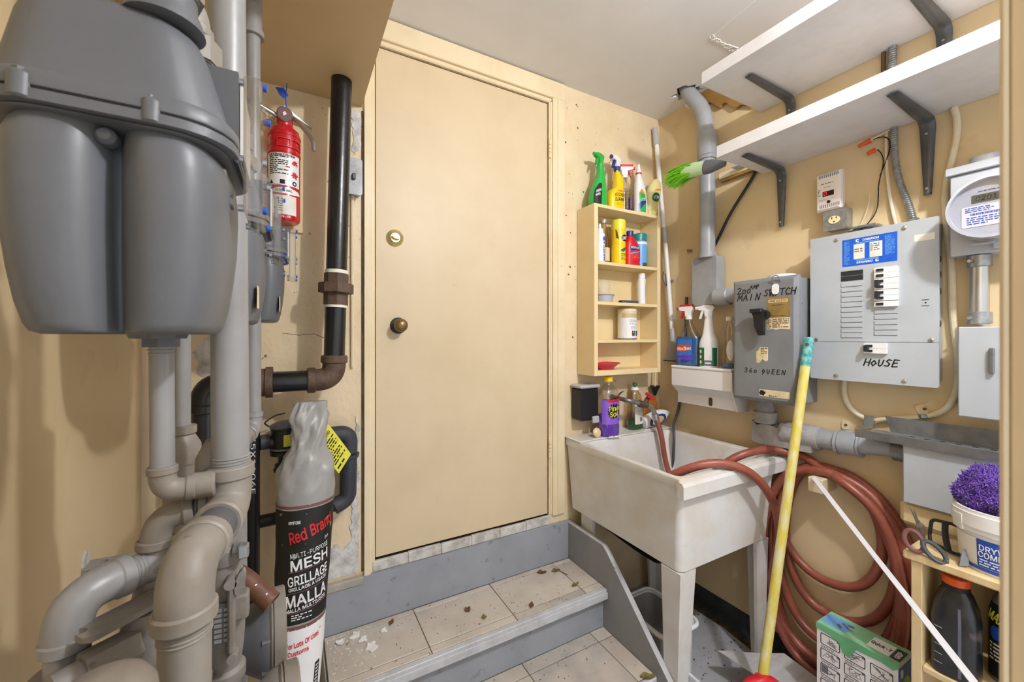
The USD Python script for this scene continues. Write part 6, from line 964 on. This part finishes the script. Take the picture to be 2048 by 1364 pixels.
lb2 = obj('label', b.wrap(Polygon([(-.055, -.004), (-.02, .008), (.01, .012), (.05, .004), (.06, -.006), (.03, -.012), (-.01, -.010)]), .098, -92, .0008), 'white', fe); obj('print', b.text('CLASS ABC', .007, .098, -92, .0014, .05), 'ink', lb2); tg_ = obj('inspection_tag', b.wrap(rrect(-.045, -.034, .040, .030, .002), .052, -92, .0008), 'paper', fe, label='paper inspection tag'); obj('print', [b.prints(6, .034, .045, .05, -115, 9, .0014), b.wrap(rrect(-.02, -.004, .002, .018, .002).difference(rrect(-.017, -.001, -.001, .015, .002)), .056, -110, .0014)], 'ink_grey', tg_); obj('print', b.text('4.5', .006, .012, -85, .0008, .03), 'white', fe)
obj('neck', lathe([(.024, 0), (.026, .004), (.026, .03), (.02, .036), (.02, .055), (0, .055)], (fx_, fy, 2.125), n=24), 'fe_red', fe); gg = obj('gauge', lathe([(0, 0), (.023, 0), (.024, .004), (.024, .012), (.0215, .014), (.0215, .012), (0, .012)], (fx_, fy - .019, 2.158), (0.1, -1, -.06), 30), 'dull_steel', fe); obj('gauge_face', cyl((fx_ + .0013, fy - .0315, 2.1573), (fx_ + .0014, fy - .0325, 2.1572), .021, n=26), 'scissor_red', gg); obj('needle', ext(Polygon([(-.004, -.008), (.006, 0), (.001, .009), (-.006, .003)]), .0008, fr((fx_ + .0015, fy - .0328, 2.157), (1, 0, 0), (0, 0, 1), (0, -1, 0))), 'white', gg)
obj('discharge_lever', [tube(fillet([(fx_, fy, 2.172), (fx_ + .035, fy - .02, 2.15), (fx_ + .085, fy - .045, 2.085), (fx_ + .088, fy - .047, 2.045)], .03), .0065, 10)], 'steel', fe); obj('pull_pin', [cyl((fx_ - .022, fy - .012, 2.155), (fx_ - .078, fy - .03, 2.17), .0075, n=14), tube(fillet([(fx_ - .078, fy - .03, 2.17), (fx_ - .06, fy - .032, 2.14), (fx_ - .025, fy - .03, 2.125)], .02), .0015, 6)], 'steel', fe); obj('carry_lever', [hull([(fx_ - .005, fy - .012, 2.182), (fx_ - .005, fy + .012, 2.182), (fx_ + .085, fy + .045, 2.158), (fx_ + .085, fy + .03, 2.158), (fx_ + .085, fy + .045, 2.165), (fx_, fy - .012, 2.194), (fx_, fy + .012, 2.194)])], 'steel', fe)
obj('seal_tag', ext(Polygon([(-.022, .012), (.002, .016), (.016, -.006), (.004, -.02), (-.010, -.012)]), .001, fr((fx_ - .004, fy - .03, 2.228), (1, 0, 0), (0, 0, 1), (0, -1, 0))), 'ink_blue', fe, label='blue plastic seal tag'); obj('seal_wire', tube([(fx_ + .006, fy - .03, 2.17), (fx_ + .004, fy - .031, 2.22), (fx_ + .008, fy - .03, 2.262)], .0016, 6), 'ink_blue', fe); obj('hanger', bx(fx_ - .03, fx_ + .058, 1.6255, 1.636, 1.78, 2.18, .002), 'cabinet_paint', fe, label='cream painted backing board')
wa = obj('wall_anchor', lathe([(.015, 0), (.016, .012), (.010, .022), (.004, .024), (0, .024)], (-.093, 1.6365, 2.003), (0, -1, 0), 10), 'galv', label='small galvanised knob on the back wall left of the extinguisher', cat='anchor')
sbx = thing('switch_box', (.2, 1.6, 1.94), 'grey steel switch box by the door frame behind the black pipe', 'switch'); obj('box', ext(rrect(.172, 1.944, .228, 2.068, .008), .042, BW(0, 0, 1.6365)), 'galv', sbx); obj('cover', ext(rrect(.168, 1.938, .231, 2.074, .01), .004, BW(0, 0, 1.594)), 'dull_steel', sbx); obj('toggle', bx(.194, .206, 1.578, 1.5895, 1.992, 2.014, .002), 'dgrey', sbx); obj('cable_drop', tube([(.2, 1.63, 1.944), (.2, 1.63, 1.29)], .006, 8), 'trim_paint', sbx)

# ---------------------------------------------------------------- bag of wire mesh
class Lean(Body):
    def place(self, q):
        q = np.asarray(q, float); z = np.clip(q[..., 2:3], 0, 1.3); return super().place(q) + np.concatenate([.073 * z + .012 * np.sin(z * 3), .128 * z, 0 * z], -1)
    def p(self, z, a, off=0.0):
        P = super().p(z, a, off); zz = np.broadcast_to(np.asarray(z, float), P.shape[:-1]); amp = np.interp(zz, [0, .9, .97, 1.2], [.006, .006, .026, .046])[..., None]
        q = np.stack([np.cos(a) * 1.6 + 0 * zz, np.sin(a) * 1.6 + 0 * zz, zz * 14], -1); n = meshkit.fbm(q * 1.3 + 3, 3, 4)[..., None] - .5; d = np.stack([np.cos(a) + 0 * zz, np.sin(a) + 0 * zz, 0 * zz], -1)
        return P + d * n * amp
bg = thing('mesh_roll_bag', (-.03, 1.27, 0), 'rolled wire mesh in a printed plastic bag standing by the steps', 'bag')
zs = np.r_[np.linspace(0, .93, 32), np.linspace(.94, 1.2, 26)]
pw = lambda z: np.interp(z, [0, .03, .5, .86, .99, 1.03, 1.06, 1.10, 1.15, 1.2], [.055, .062, .068, .078, .084, .070, .046, .048, .056, .040]); pd = lambda z: np.interp(z, [0, .03, .5, .86, .99, 1.05, 1.10, 1.2], [.055, .060, .062, .064, .058, .040, .032, .018])
b = Lean([(z, pw(z), pd(z)) for z in zs], (-.034, 1.285, 0), .02, e=2.1, n=64)
zk = .90
obj('mesh_roll', tube([(-.034 + .073 * z + .012 * math.sin(z * 3), 1.285 + .128 * z, z) for z in np.linspace(.005, 1.0, 20)], .047, 24), 'galv', bg); obj('film', b.mesh(.0, 1.2), 'film', bg, smooth=50, label='crumpled cloudy plastic film')
bk = obj('black_print', b.patch(.585, .895, -200, 30, .0006, 24, 30), 'ink', bg, label='black printed panel'); obj('white_print', b.patch(.01, .575, -180, 0, .0006, 20, 26), 'white', bg); objs('red_line', [b.patch(.899, .907, -200, 30, .0008, 2, 30), b.patch(.571, .580, -200, 30, .0008, 2, 30)], 'scissor_red', bg)
obj('lettering', b.text('Red Brand', .032, .835, -77, .0016, .125, rot=16, shear=.05), 'ink_red', bk); obj('lettering', [b.text('MULTI-PURPOSE', .013, .775, -79, .0016, .105, rot=6, bold=False), b.text('MESH', .028, .748, -77, .0016, .105, rot=6), b.text('GRILLAGE', .025, .706, -78, .0016, .112, rot=6), b.text('GRILLAGE À USAGE', .009, .684, -78, .0016, .105, rot=6), b.text('MALLA', .030, .652, -79, .0016, .115, rot=6), b.text('MALLA MULTIUSOS', .009, .628, -79, .0016, .11, rot=6), b.prints(3, .05, .018, .605, -90, 4, .0014), b.text('KEYSTONE', .008, .862, -112, .0016, .032)], 'white', bk); obj('rule_line', [b.wrap(Polygon([(-.055, -.004), (.06, .006), (.06, .008), (-.055, -.002)]), z, -79, .0012) for z in (.728, .692, .671, .64, .618)], 'scissor_red', bk)
obj('lettering', [b.text('For Lots Of Uses', .013, .535, -82, .0016, .085, rot=6), b.text('Customs', .012, .512, -92, .0016, .05, rot=6)], 'ink_red', bg); obj('hazard_print', b.wrap(Polygon([(-.03, -.03), (.01, -.02), (.01, .02), (-.03, .01)]), .43, -100, .0012), 'ink', bg); obj('side_print', b.wrap(sbox(-.009, -.04, .009, .04).difference(unary_union([sbox(-.006, -.035 + k * .009, .006, -.03 + k * .009) for k in range(8)])), .42, -42, .0012), 'ink', bg)

# ---------------------------------------------------------------- litter on the steps
zT = .3031
for i, (x, y, r) in enumerate(((.205, 1.575, .018), (.225, 1.535, .013), (.245, 1.49, .020), (.30, 1.545, .010), (.15, 1.56, .012))):
    m = ext(blob(0, 0, r, 20 + i, 12, .5), .004, UP(x, y, zT, i)); m.vertices[:, 2] += .004 * np.random.default_rng(i).random(len(m.vertices)); obj('plaster_chip', m, 'chip', label=('largest flake of white plaster by the riser', 'small flake of white plaster between the two bigger ones', 'pointed white plaster flake nearest the step edge', 'lone white plaster flake farthest to the right', 'white plaster flake in the left corner of the tread')[i], cat='plaster flake', group='plaster flakes on the upper tread', smooth=False)
def leaf(x, y, z, a, L, w, mat, label):
    n = 12; s = np.linspace(0, 1, n); half = w * np.sin(np.pi * s ** .8) + .0006; R = []
    for i in range(n): R.append([(L * (s[i] - .5), half[i], .004 + .006 * abs(math.sin(5 * s[i]))), (L * (s[i] - .5), 0, .001 + .005 * s[i]), (L * (s[i] - .5), -half[i], .005), (L * (s[i] - .5), 0, .0002 + .005 * s[i])])
    m = at(grid(R), UP(x, y, z, a)); obj('dry_leaf', m, mat, label=label, cat='leaf', group='dry leaves on the steps')
M('leaf_brown', '6b4a2c', '4f3a22', scale=60, rough=.8); M('leaf_olive', '7b6a34', '5c5226', scale=60, rough=.8)
leaf(.62, 1.50, zT, .3, .026, .013, 'leaf_brown', 'crumpled dark leaf in the middle of the upper tread'); leaf(.66, 1.43, zT, 1.2, .022, .010, 'leaf_olive', 'smaller crumpled leaf below the middle one'); leaf(.335, 1.575, zT, .9, .028, .008, 'leaf_brown', 'rust-brown leaf scrap near the plaster flakes'); leaf(1.02, 1.57, zT, -.5, .045, .010, 'leaf_brown', 'reddish leaf against the riser near the right side board'); leaf(1.085, 1.55, zT, -.3, .040, .009, 'leaf_olive', 'olive leaf among the litter at the right end of the upper tread'); leaf(1.10, 1.42, zT, .1, .040, .007, 'leaf_olive', 'slim olive leaf near the right end of the nosing'); leaf(.86, 1.40, zT, .8, .03, .010, 'leaf_brown', 'broken brown leaf near the nosing'); leaf(1.175, 1.075, .124, -.5, .06, .012, 'leaf_olive', 'green-brown leaf at the foot of the sloping side board')
obj('twig', tube(spline([(1.09, 1.575, zT + .003), (1.10, 1.54, zT + .004), (1.115, 1.50, zT + .002)], 10), .0014, 5), 'leaf_brown', label='thin dark twig at the right end of the upper tread', cat='twig')
g = np.random.default_rng(21); cr = []
def crumbs(n, x0, x1, y0, y1, z, s0, s1):
    out = []
    for _ in range(n):
        m = trimesh.creation.box((1, 1, .5)); m.apply_scale(g.uniform(s0, s1)); m.apply_transform(trimesh.transformations.rotation_matrix(g.uniform(0, 3), (0, 0, 1))); m.apply_translation((g.uniform(x0, x1), g.uniform(y0, y1), z + m.extents[2] / 2)); out.append(m)
    return out
obj('grit', crumbs(110, .3, 1.2, 1.36, 1.61, zT - .0006, .0010, .0032) + crumbs(40, .6, 1.2, 1.10, 1.35, .1228, .0012, .004), 'leaf_brown', label='dark grit and leaf crumbs scattered over the step treads', cat='grit', kind='stuff', smooth=False)
obj('grit', crumbs(240, 1.28, 1.84, .75, 1.6, .0002, .0015, .006), 'floor_dirt', label='dark grit scattered over the grey floor under the sink', cat='grit', kind='stuff', smooth=False)
obj('grit', crumbs(120, .11, .26, 1.42, 1.61, zT - .0006, .001, .004), 'chip', label='white plaster dust in the left corner of the upper tread', cat='plaster dust', kind='stuff', smooth=False)
m = cat_([ext(blob(1.245 + .02 * i, 1.60 - .03 * (i % 2), .016, 40 + i, 9, .6), .012, fr((0, 0, .46 + .012 * (i % 3)), (1, 0, .2), (0, 1, .3 * (-1) ** i), (-.2, .1, 1))) for i in range(4)])
obj('rubble', m, 'rust', label='dark broken rubble in the gap between steps and sink', cat='rubble', kind='stuff', smooth=False) if False else None
